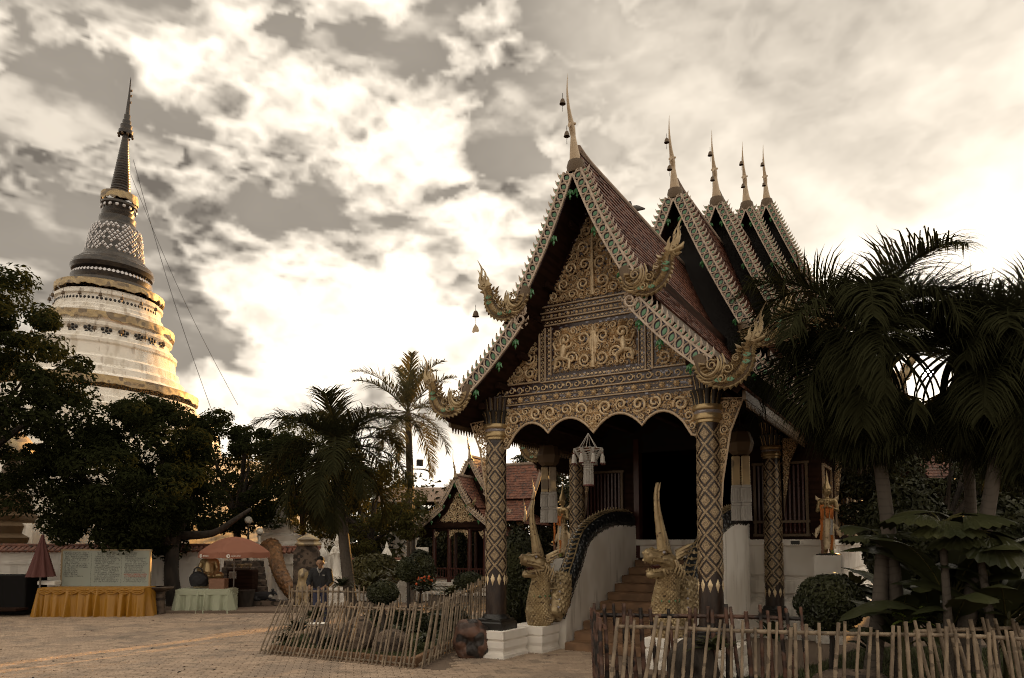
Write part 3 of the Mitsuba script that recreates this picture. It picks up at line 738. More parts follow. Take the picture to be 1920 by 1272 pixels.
def bargeboard(curve, d, s, wid, step, fine, glass=('green_glass',), cw=.10):
    """Bargeboard along the inner-edge curve: plank, two rails, a lattice of lenses with glass, flame crest along the top."""
    FM = front(d)
    b = put(temple, 'bargeboard', xf(board_strip(curve, 0, wid, .05, s), FM), 'board_ground')
    for w in (0.0, wid):
        put(b, 'rail', xf(board_strip(curve, w - .012, w + .016, .035, s, .045), FM), 'board_frame')
    p, t, nr, st = along(np.asarray(curve), step)
    lat, gl, cr = [], [], []
    pc, tc, nc, sc = along(np.asarray(curve), step * .74)
    for i in range(len(p)):
        c = p[i] + nr[i] * wid * .5
        ang = math.atan2(nr[i][1], nr[i][0])
        X = rotz(ang + .35, (c[0], c[1], .05))
        ring = [(x, y, .018) for x, y in lens(wid * .92, st * .80)]
        lat.append(xf(tube(ring + ring[:1], .0125, 5, ref=(0, 0, 1), cap=False), X))
        for sg in (-1, 1):                                             # small leaf bars between the lenses
            lat.append(xf(tube([(sg * wid * .46, st * .5, .012), (sg * wid * .20, st * .5, .022), (0, st * .42, .016)], .011, 5, ref=(0, 0, 1)), X))
        gl.append((xf(plate([(x * .58, y * .52) for x, y in lens(wid * .92, st * .80)], .012, .004), X), i))
    for i in range(len(pc)):
        cq = pc[i] + nc[i] * (wid + .012)
        sg = 1 if tc[i][0] * nc[i][1] - tc[i][1] * nc[i][0] > 0 else -1
        X2 = M4((sg * tc[i][0], sg * tc[i][1], 0), (nc[i][0], nc[i][1], 0), (0, 0, 1), (cq[0], cq[1], .008))
        m = xf(plate([(x * sc * 1.15, y * cw) for x, y in CREST], .035, .008), X2)
        g = xf(plate([(.01 * cw + x * sc * .5, .20 * cw + y * cw * .42) for x, y in CREST], .042, .004), X2)
        cr.append((m, g))
    MS = M4((s, 0, 0), (0, 1, 0), (0, 0, 1), (0, 0, 0))
    put(b, 'lattice', xf(xf(join(lat), MS), FM), 'board_frame')
    if fine:
        for m, i in gl:
            put(b, 'glass_inlay', xf(xf(m, MS), FM), glass[i % len(glass)])
        for m, g in cr:
            put(b, 'crest_leaf', xf(xf(m, MS), FM), 'board_frame')
    else:
        put(b, 'glass_inlay', xf(xf(join([m for m, i in gl]), MS), FM), glass[0], kind='stuff')
        put(b, 'crest_leaf', xf(xf(join([m for m, g in cr]), MS), FM), 'board_frame', kind='stuff')
    put(b, 'crest_glass', xf(xf(join([g for m, g in cr]), MS), FM), glass[0], kind='stuff')
    # hanging leaf pendants under the board
    for q in (.10, .45, .86):
        i = min(len(p) - 1, int(q * len(p)))
        c = p[i] - nr[i] * .02
        leafs = [leaf2((c[0] + a * .0, c[1]), -1.57 + a, .13, .06, .02) for a in (-.5, 0, .5)] + [leaf2((c[0], c[1] - .08), -1.57, .10, .05, .02)]
        put(b, 'leaf_pendant', xf(xf(join(leafs), MS), FM @ M4((1, 0, 0), (0, 1, 0), (0, 0, 1), (0, 0, .02))), 'green_glass')
    return b
# the naga-shaped end of a bargeboard, drawn for the right side, from its inner top corner, in units of its width
def naga_end(par, o, s, size, d):
    FM = front(d) @ M4((s * size, 0, 0), (0, size, 0), (0, 0, size), (o[0] * s, o[1], 0))
    body = spline([(-.06, .22), (.00, .02), (.13, -.13), (.32, -.19), (.50, -.12), (.60, .03), (.62, .19), (.67, .31)], 26)
    rad = np.interp(np.linspace(0, 1, 26), [0, .15, .4, .65, .85, 1], [.09, .105, .105, .095, .072, .06])
    n = put(par, 'naga_finial', xf(tube([(x, y, .05) for x, y in body], rad, 9, flat=(.5, 1), ref=(0, 0, 1)), FM), 'umber', 50)
    det = []
    for k, (r0, w) in enumerate(((.26, .03), (.21, .022), (.165, .03))):  # half-moon ribs at the mouth it springs from
        a = np.linspace(-2.6, .55, 14)
        det.append(tube([(.10 + r0 * math.cos(x) * .8, .06 + r0 * math.sin(x), .10 + .012 * k) for x in a], w * np.sin(np.linspace(.25, 2.9, 14)), 6, ref=(0, 0, 1)))
    for i in range(2, 24, 1):                                          # flame leaves along the back and scales on the flank
        p, q = body[i], body[min(i + 1, 25)] - body[i - 1]
        a = math.atan2(q[1], q[0])
        L = .16 + .06 * math.sin(i * 2.1)
        if i > 5:
            det.append(mv(leaf2((p[0] - math.sin(a) * rad[i] * .9, p[1] + math.cos(a) * rad[i] * .9), a + 1.75, L * .8, .085, .05, -.8), (0, 0, .06)))
        det.append(mv(leaf2((p[0] + math.sin(a) * rad[i] * .2, p[1] - math.cos(a) * rad[i] * .2), a + .5, .13, .09, .05, .8), (0, 0, .10)))
        det.append(mv(leaf2((p[0] + math.sin(a) * rad[i] * .75, p[1] - math.cos(a) * rad[i] * .75), a - .4, .11, .08, .04, .8), (0, 0, .085)))
    for (x, y, R, hh) in ((.14, .04, .085, 1), (.36, -.03, .075, -1), (.47, .10, .06, 1), (.27, -.16, .07, -1)):
        det += [mv(m, (0, 0, .11)) for m in spiral((x, y), R, 1.0, hh, .03)]
    # head: snout, jaw, eye, tall flame crest
    hx, hy = body[-1]
    det += [tube([(hx - .02, hy - .02, .05), (hx + .07, hy + .02, .05), (hx + .16, hy + .055, .05), (hx + .19, hy + .11, .05)], [.06, .055, .035, .008], 7, ref=(0, 0, 1)),
            tube([(hx + .0, hy - .06, .05), (hx + .09, hy - .05, .05), (hx + .15, hy - .035, .05)], [.04, .03, .01], 6, ref=(0, 0, 1)), ball((hx + .05, hy + .035, .10), .025, 6)]
    for k, (dx, dy, L) in enumerate(((-.02, .05, .30), (.02, .06, .42), (.0, .02, .2), (-.07, .02, .18), (.06, .05, .26))):
        p = spline([(hx + dx, hy + dy), (hx + dx + L * .25, hy + dy + L * .35), (hx + dx + L * .22, hy + dy + L * .7), (hx + dx + L * .42, hy + dy + L * 1.08)], 9)
        det.append(tube([(x, y, .05 + .012 * k) for x, y in p], np.linspace(.045, .004, 9), 6, flat=(.6, 1), ref=(0, 0, 1)))
    put(n, 'flames', xf(join(det), FM), 'naga_gold', 50)
    gl = [mv(plate([(x * 1.0, y) for x, y in lens(.11, .06)], .02, .006), (body[i][0], body[i][1], .115)) for i in (9, 12, 18, 20)]
    put(n, 'glass_inlay', xf(join(gl), FM), 'green_glass', kind='stuff')
    return n
def chofa(tip_len, z, d, size, par):
    """Horn-like ridge finial: a swelling neck with a beak, then a long slender horn leaning forwards."""
    pts = spline([(.10, -.05), (.03, .10), (-.02, .28), (-.05, .45), (-.11, .60), (-.20, .80), (-.25, 1.05), (-.235, 1.34)], 30)
    rr = np.interp(np.linspace(0, 1, 30), [0, .10, .25, .42, .46, .54, .66, .85, 1], [.115, .118, .078, .046, .055, .058, .036, .016, .002])
    X = M4(UD * size, DD * size, ZZ * size, W(0, d, z))
    c = put(par, 'ridge_finial', xf(tube([(0, y, q) for y, q in pts], rr, 10, flat=(1, .82)), X), 'gold_rim', True)
    beak = [tube([(0, -.10, .60), (0, -.17, .565), (0, -.20, .50)], [.035, .028, .004], 6), tube([(0, -.09, .54), (0, -.14, .49)], [.028, .004], 6), ball((.05, -.09, .60), .022, 6), ball((-.05, -.09, .60), .022, 6)]
    put(c, 'beak', xf(join(beak), X), 'gold_rim', 40)
    put(c, 'socket', xf(lathe([(.13, -.10), (.15, .0), (.13, .09), (.10, .10)], 12, (0, .06, -.02)), X), 'umber', 40)
    return c
BELL = [(.002, .10), (.018, .098), (.032, .085), (.045, .05), (.05, .02), (.058, 0.0), (.05, .004)]
def bell(p, size, label, group, vane=True):
    b = thing('roof_bell', label, 'bell', group)
    put(b, 'cup', mv((lathe(BELL, 10)[0] * size, lathe(BELL, 10)[1]), p), 'umber', 40)
    put(b, 'hanger', tube([np.add(p, (0, 0, .10 * size)), np.add(p, (0, 0, .20 * size))], .005, 5), 'iron')
    put(b, 'clapper_rod', tube([np.add(p, (0, 0, .06 * size)), np.add(p, (0, 0, -.14 * size))], .004, 5), 'iron')
    if vane:
        v = plate([(0, .10), (.05, .03), (.068, -.03), (.045, -.05), (0, -.035), (-.045, -.05), (-.068, -.03), (-.05, .03)], .006)
        put(b, 'vane', xf((v[0] * size, v[1]), M4(UD, ZZ, -DD, np.add(p, (0, 0, -.22 * size)))), 'gold_rim')
    return b

ROOFS = [  # bargeboard depth, rear end, ridge height, upper eave (u, z), lower top (u, z), lower eave (u, z), finial size
    dict(d=-.68, e=5.0, zr=7.97, up=(1.28, 5.42), lo=(.96, 5.56), ea=(2.46, 4.0), fs=1.0),
    dict(d=4.38, e=8.5, zr=9.66, up=(1.85, 5.80), lo=(1.50, 5.72), ea=(3.52, 3.80), fs=1.18),
    dict(d=7.92, e=12.0, zr=10.93, up=(2.05, 6.6), lo=(1.75, 6.5), ea=(3.7, 4.6), fs=1.30),
    dict(d=11.44, e=15.2, zr=12.24, up=(2.15, 7.7), lo=(1.85, 7.6), ea=(3.8, 5.7), fs=1.36),
    dict(d=14.58, e=19.5, zr=13.62, up=(2.25, 8.8), lo=(1.95, 8.7), ea=(3.9, 6.8), fs=1.38)]
for gi, R in enumerate(ROOFS):
    d, e = R['d'], R['e']
    big = gi == 0
    for s in (1, -1):
        up = sag((.02, R['zr']), R['up'], .09 * R['zr'] / 8, 15)
        lo = sag(R['lo'], R['ea'], .08, 15)
        for nm, c in (('upper', up), ('lower', lo)):
            if s < 0 and gi > 0 and nm == 'lower':
                pass
            slab = put(temple, 'roof', tw(xf(board_strip(c, -.10, -.005, e - d - .12, s), M4((1, 0, 0), (0, 0, 1), (0, 1, 0), (0, d + .06, 0)))), 'dark_wood')
            put(slab, 'tile', tw(tiles(c, d + .05, e, s, gi * 7 + s + 10)), 'roof_tile', kind='stuff')
            p = c[-1]
            put(slab, 'eave_board', tw(box((s * (p[0] - .01), (d + e) / 2 + .1, p[1] - .07), (.05, e - d - .2, .14))), 'umber')
            if nm == 'lower':                                           # little points along the eave
                pts = [xf(plate([(-.035, 0), (.035, 0), (0, -.10)], .012), M4((0, 1, 0), (0, 0, 1), (1, 0, 0), (s * (p[0] - .005), d + .3 + k * .085, p[1] - .135))) for k in range(int((e - d - .5) / .085))]
                put(slab, 'eave_points', tw(join(pts)), 'umber', kind='stuff')
            ns = int((c[-1][0] - c[0][0]) / .34)
            for k in range(1, ns):
                q = c[int(k * 14 / ns)]
                put(slab, 'purlin', tw(box((s * (q[0] - .03), (d + e) / 2 + .15, q[1] - .19), (.08, e - d - .5, .10))), 'dark_wood')
        # white mortar line between the two tiers
        put(temple, 'flashing', tw(box((s * (R['lo'][0] + .03), (d + e) / 2 + .3, R['lo'][1] + .05), (.10, e - d - .6, .10))), 'dark_wood')
        put(temple, 'tier_wall', tw(box((s * (R['lo'][0] - .05), (d + e) / 2 + .3, (R['lo'][1] + R['up'][1]) / 2 + .3), (.05, e - d - .8, abs(R['lo'][1] - R['up'][1]) + .7))), 'dark_wood')
        # boards: inner edge about 0.19 (0.24) inside the roof line
        wu, wl = (.15, .20) if big else (.18, .23)
        iu = np.array([(x - .0, z) for x, z in sag((0.0, R['zr'] - .40), (R['up'][0] - .40, R['up'][1] + .31), .05, 15)])
        il = sag((R['lo'][0] - .06, R['lo'][1] - .24), (R['ea'][0] - .50, R['ea'][1] + .27), .035, 13)
        st = .150 if big else .165
        fine = gi < 2 and s > 0 or big
        bu = bargeboard(iu, d, s, wu, st, fine, cw=.105 if big else .125)
        bl = bargeboard(il, d, s, wl, st, fine and not (gi == 1 and s < 0), cw=.105 if big else .125)
        naga_end(bu, iu[-1], s, .98 if big else 1.1, d)
        naga_end(bl, il[-1], s, 1.0 if big else 1.05, d)
        # curled top of the lower board
        top = [m for m in spiral((s * (il[0][0] + .02), il[0][1] + .10), .13, 1.0, -s, .03)] + [leaf2((s * (il[0][0] + .05 * k), il[0][1] + .16), 1.3 + .25 * k * s, .22, .09, .03) for k in (-1, 0, 1)]
        put(bl, 'scroll_head', xf(join(top), front(d - .05)), 'board_frame')
    chofa(0, R['zr'] - .22, d + .02, R['fs'], temple)
    rp = [(0, d + .1 + k * .2, R['zr'] + .06 * max(0, 1 - k * .35) ** 2) for k in range(int((e - d) / .2))]
    put(temple, 'ridge_cap', tw(tube(rp, .085, 8)), 'ridge_mortar', 40)
    # dark infill of the gable under each roof but the first, whose front is carved
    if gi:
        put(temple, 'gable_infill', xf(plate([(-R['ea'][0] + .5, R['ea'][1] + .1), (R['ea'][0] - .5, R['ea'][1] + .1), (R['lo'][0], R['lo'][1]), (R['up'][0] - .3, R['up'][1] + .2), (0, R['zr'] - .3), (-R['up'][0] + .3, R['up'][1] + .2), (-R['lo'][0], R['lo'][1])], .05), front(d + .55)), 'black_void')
    for k, (q, hgt) in enumerate(((-.34, .66), (-.20, .22))):
        z = R['zr'] + hgt * R['fs']
        bell(W(0, d + q * R['fs'] - .05, z - .12), .85 * R['fs'], f"{['upper', 'lower'][k]} bell on the horn finial of the {['front', 'second', 'third', 'fourth', 'rearmost'][gi]} gable", 'bells on the ridge finials', vane=False)
# bells under the eaves
for u, z, d in ((-1.80, 5.62, -.68),):
    bell(W(u, d, z), 1.0, 'small bell with a leaf vane hanging in the sky left of the front gable', None)
for u, z, d, w_ in ((2.05, 5.05, 1.6, 'over the lower tiles of the front roof'), (1.95, 6.15, 4.3, 'at the upper naga end of the second gable'), (2.5, 5.0, 4.3, 'under the lower bargeboard of the second gable'), (1.75, 7.75, 7.85, 'under the third gable'), (1.7, 9.4, 11.4, 'under the fourth gable')):
    bell(W(u, d, z), 1.25, f'pale leaf-vaned bell hanging {w_}', 'bells under the right eaves')
bell(W(1.73, -.3, 4.72), 1.2, 'bell with a pale vane hanging in front of the capital of the right front column', None)
# pigeon on the front ridge
def pigeon(o):
    b = thing('pigeon', 'pigeon perched on the ridge of the front roof', 'bird')
    put(b, 'body', xf(join([tube([(-.17, 0, .05), (-.10, 0, .07), (0, 0, .10), (.08, 0, .12), (.11, 0, .16), (.115, 0, .215)], [.012, .035, .06, .05, .032, .028], 8), ball((.125, 0, .235), .032, 8), tube([(.15, 0, .235), (.185, 0, .225)], [.010, .002], 5),
                            tube([(0, .02, .06), (0, .02, 0)], .006, 4), tube([(0, -.02, .06), (0, -.02, 0)], .006, 4)]), M4(-UD, DD, ZZ, o)), 'bird_grey', 50)
pigeon(W(0, 2.05, 8.04))
# ------------------------------------------------------------------ stair nagas and balustrades
import manifold3d as m3
def mani(m):
    return m
def hullchain(bones):
    """Union of hulls of sphere pairs: [((x, y, z), r, (x, y, z), r), ...] as one smooth body."""
    parts = []
    for a, ra, b, rb in bones:
        sp = m3.Manifold.hull_points(np.vstack([ball(a, ra, 10)[0], ball(b, rb, 10)[0]]).astype(np.float32))
        parts.append(sp)
    return m3.Manifold.batch_boolean(parts, m3.OpType.Add)
def body(bones, edge=.03, it=8):
    m = hullchain(bones).refine_to_length(edge).to_mesh()
    t = trimesh.Trimesh(m.vert_properties[:, :3], m.tri_verts, process=True)
    trimesh.smoothing.filter_taubin(t, lamb=.5, nu=.52, iterations=it)
    return np.array(t.vertices), np.array(t.faces)

def surf_leaves(center, rad, n_around, L, Wd, h, rows, arc, flip=False, seed=0):
    """Scale leaves on a tube surface: centre line points, radii; sheet-free, in space."""
    c = np.asarray(center, float)
    t, a, b = frames(c)
    out = []
    for i in rows:
        for k in range(n_around):
            th = arc[0] + (arc[1] - arc[0]) * (k + .5 * (i % 2)) / n_around
            nr = math.cos(th) * a[i] + math.sin(th) * b[i]
            side = np.cross(t[i], nr)
            o = c[i] + nr * rad[i] * .985
            X = M4(side, -t[i] if flip else t[i], np.cross(side, -t[i] if flip else t[i]), o)
            X[:3, 2] = nr
            V, f_ = leaf2((0, 0), math.pi / 2, L, Wd, h)
            out.append((V @ X[:3, :3].T + X[:3, 3], f_ if np.linalg.det(X[:3, :3]) > 0 else f_[:, ::-1]))
    return join(out)

def stair_naga(u, d, side, label, wall_u, sc=1.0):
    n = thing('stair_naga', label, 'naga statue', 'nagas guarding the porch steps')
    X = M4(UD * sc, -DD * sc, ZZ * sc, W(u, d, .46 - .46 * sc)) @ rotz(.50)   # y forwards, z up; turned a little to the left
    XH = X @ M4((1.12, 0, 0), (0, 1.12, 0), (0, 0, 1.12), (0, .0, -.20))
    def PH(m):
        return xf(m, XH)
    def P_(m):
        return xf(m, X)
    cl = spline([(0, -.10, .46), (0, -.02, .60), (0, .01, .82), (0, -.01, 1.05), (0, -.05, 1.28), (0, -.04, 1.48)], 36)
    rr = np.interp(np.linspace(0, 1, 36), [0, .12, .3, .55, .8, 1], [.205, .235, .225, .185, .155, .15])
    put(n, 'chest', P_(tube(cl, rr, 18, flat=(1, .96))), 'naga_gold', True)
    put(n, 'scales', P_(surf_leaves(cl, rr, 20, .085, .075, .030, range(4, 35), (0, 2 * math.pi), True)), 'naga_gold')
    # belly shield with a lozenge clasp and collar beads
    bel = []
    for i in range(5, 34, 2):
        p = cl[i] + np.array([0, rr[i] * .95, 0])
        w = rr[i] * .42
        bel.append(tube([p + (-w, -.03, 0), p + (0, .028, .008), p + (w, -.03, 0)], .022, 6))
    put(n, 'belly_plates', P_(join(bel)), 'naga_gold')
    orn = []
    V, f_ = lathe([(.12, 0), (.07, .03), (.05, .055), (.0005, .06)], 4)
    orn.append((xf((V, f_), M4((1, 0, 0), (0, 0, 1.3), (0, 1, 0), (0, .22, .72)))))
    for k in range(26):
        a = k * 2 * math.pi / 26
        orn.append(ball((.235 * math.sin(a), -.02 + .235 * math.cos(a), .60), .022, 5))
        orn.append(ball((.238 * math.sin(a), -.01 + .238 * math.cos(a), .68), .016, 5))
    put(n, 'collar', P_(join(orn)), 'naga_gold', 50, kind='stuff')
    # head
    hd = [((0, -.05, 1.52), .165, (0, .05, 1.60), .15), ((0, .05, 1.62), .135, (0, .27, 1.64), .085), ((0, .27, 1.65), .085, (0, .31, 1.70), .05), ((0, .0, 1.46), .12, (0, .12, 1.43), .085), ((0, .12, 1.43), .08, (0, .27, 1.41), .05)]
    put(n, 'head', PH(body(hd, .035, 6)), 'naga_gold', True)
    det = []
    for s in (-1, 1):
        det += [ball((s * .115, .12, 1.69), .036, 8), tube([(s * .13, .03, 1.70), (s * .13, .12, 1.745), (s * .10, .2, 1.72)], [.03, .028, .012], 6),
                tube([(s * .10, .29, 1.60), (s * .125, .12, 1.575), (s * .15, .0, 1.52)], [.020, .026, .03], 6), tube([(s * .07, .26, 1.45), (s * .11, .12, 1.475), (s * .145, .0, 1.49)], [.018, .022, .026], 6),
                ball((s * .045, .335, 1.69), .024, 6)]
        for k in range(4):                                             # gill ribs and ear flames
            det.append(tube([(s * .165, -.02 - .045 * k, 1.60 - .03 * k), (s * .19, -.03 - .045 * k, 1.52 - .03 * k), (s * .16, -.01 - .045 * k, 1.43 - .03 * k)], .018, 5))
        for k in range(3):
            det.append(tube([(s * .15, -.06, 1.62 + .04 * k), (s * (.22 + .03 * k), -.14, 1.68 + .05 * k), (s * (.26 + .03 * k), -.26, 1.70 + .07 * k)], [.035, .025, .003], 6))
        for k in range(4):
            det.append(tube([(s * .065, .29 - .05 * k, 1.585), (s * .065, .29 - .05 * k, 1.545)], [.014, .002], 5))
            det.append(tube([(s * .05, .25 - .05 * k, 1.455), (s * .05, .25 - .05 * k, 1.49)], [.013, .002], 5))
    put(n, 'face_details', PH(join(det)), 'naga_gold', 50)
    put(n, 'mouth', PH(ball((0, .10, 1.53), (.085, .13, .06), 8)), 'red_lacquer', True)
    put(n, 'tongue', PH(tube([(0, .05, 1.49), (0, .2, 1.49), (0, .27, 1.52)], [.04, .03, .008], 6, flat=(.5, 1))), 'red_lacquer', True)
    cr = spline([(0, .0, 1.66), (0, .04, 1.85), (0, .09, 2.08), (0, .14, 2.35), (0, .145, 2.58), (0, .11, 2.74)], 20)
    cw = np.interp(np.linspace(0, 1, 20), [0, .15, .4, .7, .92, 1], [.13, .12, .085, .05, .038, .015])
    put(n, 'crest', P_(join([tube(cr, cw, 10, flat=(.55, 1), ref=(1, 0, 0))] + [tube(cr + [s * .045, 0, 0], cw * .3, 6) for s in (-1, 1)] + [tube(cr + [0, .0, 0] + np.stack([0 * cw, s * cw * .75, 0 * cw], 1), cw * .22, 6) for s in (-1, 1)])), 'naga_gold', True)
    fl = []
    for s in (-1, 1):                                                  # flames beside the crest, down the nape and along the jaw
        for k in range(5):
            fl.append(tube([(s * .10, -.13 - .01 * k, 1.60 - .12 * k), (s * .13, -.21 - .01 * k, 1.60 - .12 * k), (s * .13, -.27, 1.68 - .12 * k)], [.035, .028, .003], 6, flat=(.6, 1)))
            fl.append(tube([(s * .13, .16 - .06 * k, 1.46), (s * .15, .15 - .06 * k, 1.40), (s * .14, .11 - .06 * k, 1.34)], [.022, .018, .003], 5))
    put(n, 'crest_flames', P_(join(fl)), 'naga_gold', 50, kind='stuff')
    put(n, 'eyes', PH(join([ball((s * .13, .135, 1.70), .022, 8) for s in (-1, 1)])), 'grey_glass', True)
    put(n, 'inlay', P_(join([ball((.19 * math.sin(a), -.01 + .19 * math.cos(a), z), (.02, .02, .026), 6) for a in np.arange(12) * .5236 for z in (.99,)])), 'green_glass', True, kind='stuff')
    # the makara it springs from, and the dark body sweeping up the stair
    BM = M4(UD, DD, ZZ, W(wall_u, 0, 0))
    mk = spline([(0, d + .16, .58), (0, d + .30, .80), (0, d + .42, 1.05), (0, d + .55, 1.30)], 12)
    mr = np.interp(np.linspace(0, 1, 12), [0, .3, .6, 1], [.17, .22, .22, .14])
    k_ = put(n, 'makara', xf(tube(mk, mr, 14, flat=(1.0, .82)), BM), 'naga_gold', True)
    put(k_, 'feather_scales', xf(surf_leaves(mk, mr * .94, 15, .13, .11, .026, range(1, 11), (0, 2 * math.pi)), BM), 'naga_gold')
    ey = []
    t_, a_, b_ = frames(mk)
    for i in range(2, 11, 2):
        for k in range(7):
            th = k * 2 * math.pi / 7 + .4 * i
            q = mk[i] + (math.cos(th) * a_[i] + math.sin(th) * b_[i] * .84) * mr[i] * .98
            ey.append(ball(q, .026, 6))
    put(k_, 'mirror_eyes', xf(join(ey), BM), 'grey_glass', True)
    bp = spline([(0, d + .30, .62), (0, d + .52, .98), (0, d + .95, 1.48), (0, 2.15, 1.95), (0, 2.7, 2.20), (0, 3.5, 2.37), (0, 4.3, 2.40), (0, 4.85, 2.37)], 40)
    br = np.full(40, .20); br[-4:] = [.2, .19, .17, .12]
    put(n, 'tail_body', xf(tube(bp, br, 14, flat=(1, .78)), BM), 'black_scale', True)
    put(n, 'tail_scales', xf(surf_leaves(bp, br * .93, 13, .10, .10, .018, range(4, 38), (0, 2 * math.pi), True), BM), 'black_scale', kind='stuff')
    sp = []
    t_, a_, b_ = frames(bp)
    for i in range(3, 38):
        up = np.cross(t_[i], [1, 0, 0]); up = up if up[2] > 0 else -up
        q = bp[i] + up * .195
        for s in (-1, 1):
            sp.append(tube([q + (0, 0, .015), q + np.array([s * .075, 0, 0]) + t_[i] * .06 - up * .02], [.022, .012], 5))
        sp.append(tube([q, q + up * .06 + t_[i] * .03], [.02, .004], 5))
    for s in (-1, 1):
        sp.append(tube(np.array([bp[i] + np.array([s * .085, 0, 0]) + (lambda v: v if v[2] > 0 else -v)(np.cross(t_[i], [1, 0, 0])) * .17 for i in range(3, 38)]), .014, 5))
    put(n, 'spine_ridge', xf(join(sp), BM), 'naga_gold')
    put(n, 'tail_curl', xf(join(xf_list(spiral((0, 0), .17, 0, 1, .05), M4((0, 1, 0), (0, 0, 1), (1, 0, 0), (0, 4.85, 2.34)))), BM), 'naga_gold')
    # white side wall under the body
    wp = [(d + .42, 0.0), (4.9, 0.0), (4.9, 2.30)] + [(p[1], p[2] - .10) for p in bp[::-1] if p[1] > d + .42]
    put(temple, 'stair_wall', xf(plate(wp, .24), M4(DD, ZZ, UD, W(wall_u - .12, 0, 0))), 'white_plaster')
    return n
def xf_list(ms, M):
    return [xf(m, M) for m in ms]
stair_naga(-1.44, .84, -1, 'gilded naga with raised horn crest at the left of the porch steps', -1.24, .96)
stair_naga(1.02, .36, 1, 'gilded naga with raised horn crest between the steps and the right front column', 1.20, 1.04)
pl = tplinth('naga_plinth', -1.54, .86, .66, .66, 0, .46)
put(pl, 'plaque', xf(box((0, 0, 0), (.17, .085, .012)), front(.526, -1.60, .385)), 'iron')
pl = tplinth('naga_plinth', 1.12, .36, .70, .66, 0, .46)

# ------------------------------------------------------------------ standing deities with orange sashes
def deity(o, label, h, face, peduv=None):
    g = thing('deity_statue', label, 'statue', 'gilded deities beside the hall')
    k = h / 1.62
    X = M4(UD * k, -DD * k, ZZ * k, o) @ rotz(face)
    bones = [((0, 0, 1.08), .085, (0, 0, .82), .07), ((0, 0, 1.08), .09, (-.13, 0, 1.10), .055), ((0, 0, 1.08), .09, (.13, 0, 1.10), .055), ((0, 0, 1.15), .04, (0, .005, 1.22), .04),
             ((0, 0, .82), .08, (0, 0, .70), .10), ((-.045, 0, .70), .085, (-.055, .01, .08), .045), ((.045, 0, .70), .085, (.055, .01, .08), .045), ((-.055, .01, .06), .04, (-.07, .10, .03), .028), ((.055, .01, .06), .04, (.07, .10, .03), .028),
             ((-.15, 0, 1.09), .046, (-.19, .02, .90), .036), ((.15, 0, 1.09), .046, (.19, .02, .90), .036), ((-.19, .02, .90), .036, (-.03, .15, .98), .024), ((.19, .02, .90), .036, (.03, .15, .98), .024),
             ((-.03, .15, .98), .022, (-.01, .17, 1.07), .012), ((.03, .15, .98), .022, (.01, .17, 1.07), .012), ((0, .0, 1.27), .072, (0, .012, 1.31), .075), ((0, .02, 1.235), .045, (0, .02, 1.30), .06)]
    put(g, 'body', xf(body(bones, .022, 6), X), 'gold_bright', True)
    fd = [ball((s * .028, .075, 1.30), (.014, .008, .008), 6) for s in (-1, 1)] + [tube([(0, .08, 1.31), (0, .098, 1.275), (0, .082, 1.268)], [.006, .012, .006], 5), tube([(-.02, .077, 1.245), (0, .083, 1.243), (.02, .077, 1.245)], .006, 5)]
    fd += [ball((s * .078, .01, 1.285), (.012, .02, .04), 6) for s in (-1, 1)]
    put(g, 'face', xf(join(fd), X), 'gold_bright', True)
    put(g, 'crown', xf(lathe([(.082, 1.33), (.09, 1.35), (.078, 1.37), (.072, 1.40), (.058, 1.42), (.056, 1.45), (.04, 1.47), (.036, 1.50), (.022, 1.53), (.016, 1.60), (.002, 1.74)], 12), X), 'gold_bright', 40)
    sk = [lathe([(.105, .78), (.125, .60), (.12, .35), (.13, .16), (.15, .12), (.12, .13)], 14)]
    for s in (-1, 1):
        sk.append(tube([(s * .10, 0, .62), (s * .2, -.01, .50), (s * .24, 0, .36), (s * .30, 0, .44)], [.03, .05, .03, .004], 6, flat=(1, .4)))
        sk.append(tube([(s * .14, 0, 1.12), (s * .2, -.01, 1.16), (s * .22, -.01, 1.22)], [.04, .028, .003], 6, flat=(1, .5)))
    sk += [ball((.10 * math.cos(a), .10 * math.sin(a), .76), .02, 5) for a in np.arange(14) * .45]
    put(g, 'skirt', xf(join(sk), X), 'gold_carving', 50)
    sh = []
    for x, z0, z1 in ((-.10, 1.02, .70), (.0, 1.0, .74), (.08, 1.0, .72)):
        sh.append(grid(lambda u, v: np.stack([x + (u - .5) * .08 * (1 - .3 * v), .10 + .07 * np.sin(v * 2.2) + .012 * np.sin(u * 9), z0 + (z1 - z0) * v], -1), 4, 8))
    put(g, 'sash', xf(join(sh), X), 'orange_cloth', True)
    for i, (x, m, z0, z1) in enumerate(((-.12, 'orange_cloth', .72, .30), (-.12, 'clay', .30, -.25), (.07, 'white_cloth', .74, .40), (.07, 'orange_cloth', .40, .10), (.07, 'leaf_fresh', .10, -.12), (.07, 'orange_cloth', -.12, -.26))):
        put(g, 'ribbon', xf(grid(lambda u, v: np.stack([x + (u - .5) * .05 + .012 * np.sin(v * 5), .155 + .012 * np.cos(v * 4 + u * 3), z0 + (z1 - z0) * v], -1), 2, 6), X), m, True)
    put(g, 'pedestal', xf(lathe([(.24, -.02), (.24, .01), (.2, .02), (.16, .03)], 8), X), 'lacquer_black', 30)
    return g
tplinth('pedestal', -1.88, 2.7, .62, .62, 0, 1.59, parent=temple)
deity(W(-1.88, 2.7, 1.60), 'gilded deity with orange sash on a white pedestal behind the left naga', 1.42, .35)
tplinth('pedestal', 2.84, 4.66, .48, .48, 0, 1.66, parent=temple)
deity(W(2.84, 4.66, 1.67), 'gilded deity in tall pointed crown with orange sash at the right corner of the hall', 1.52, -.1)

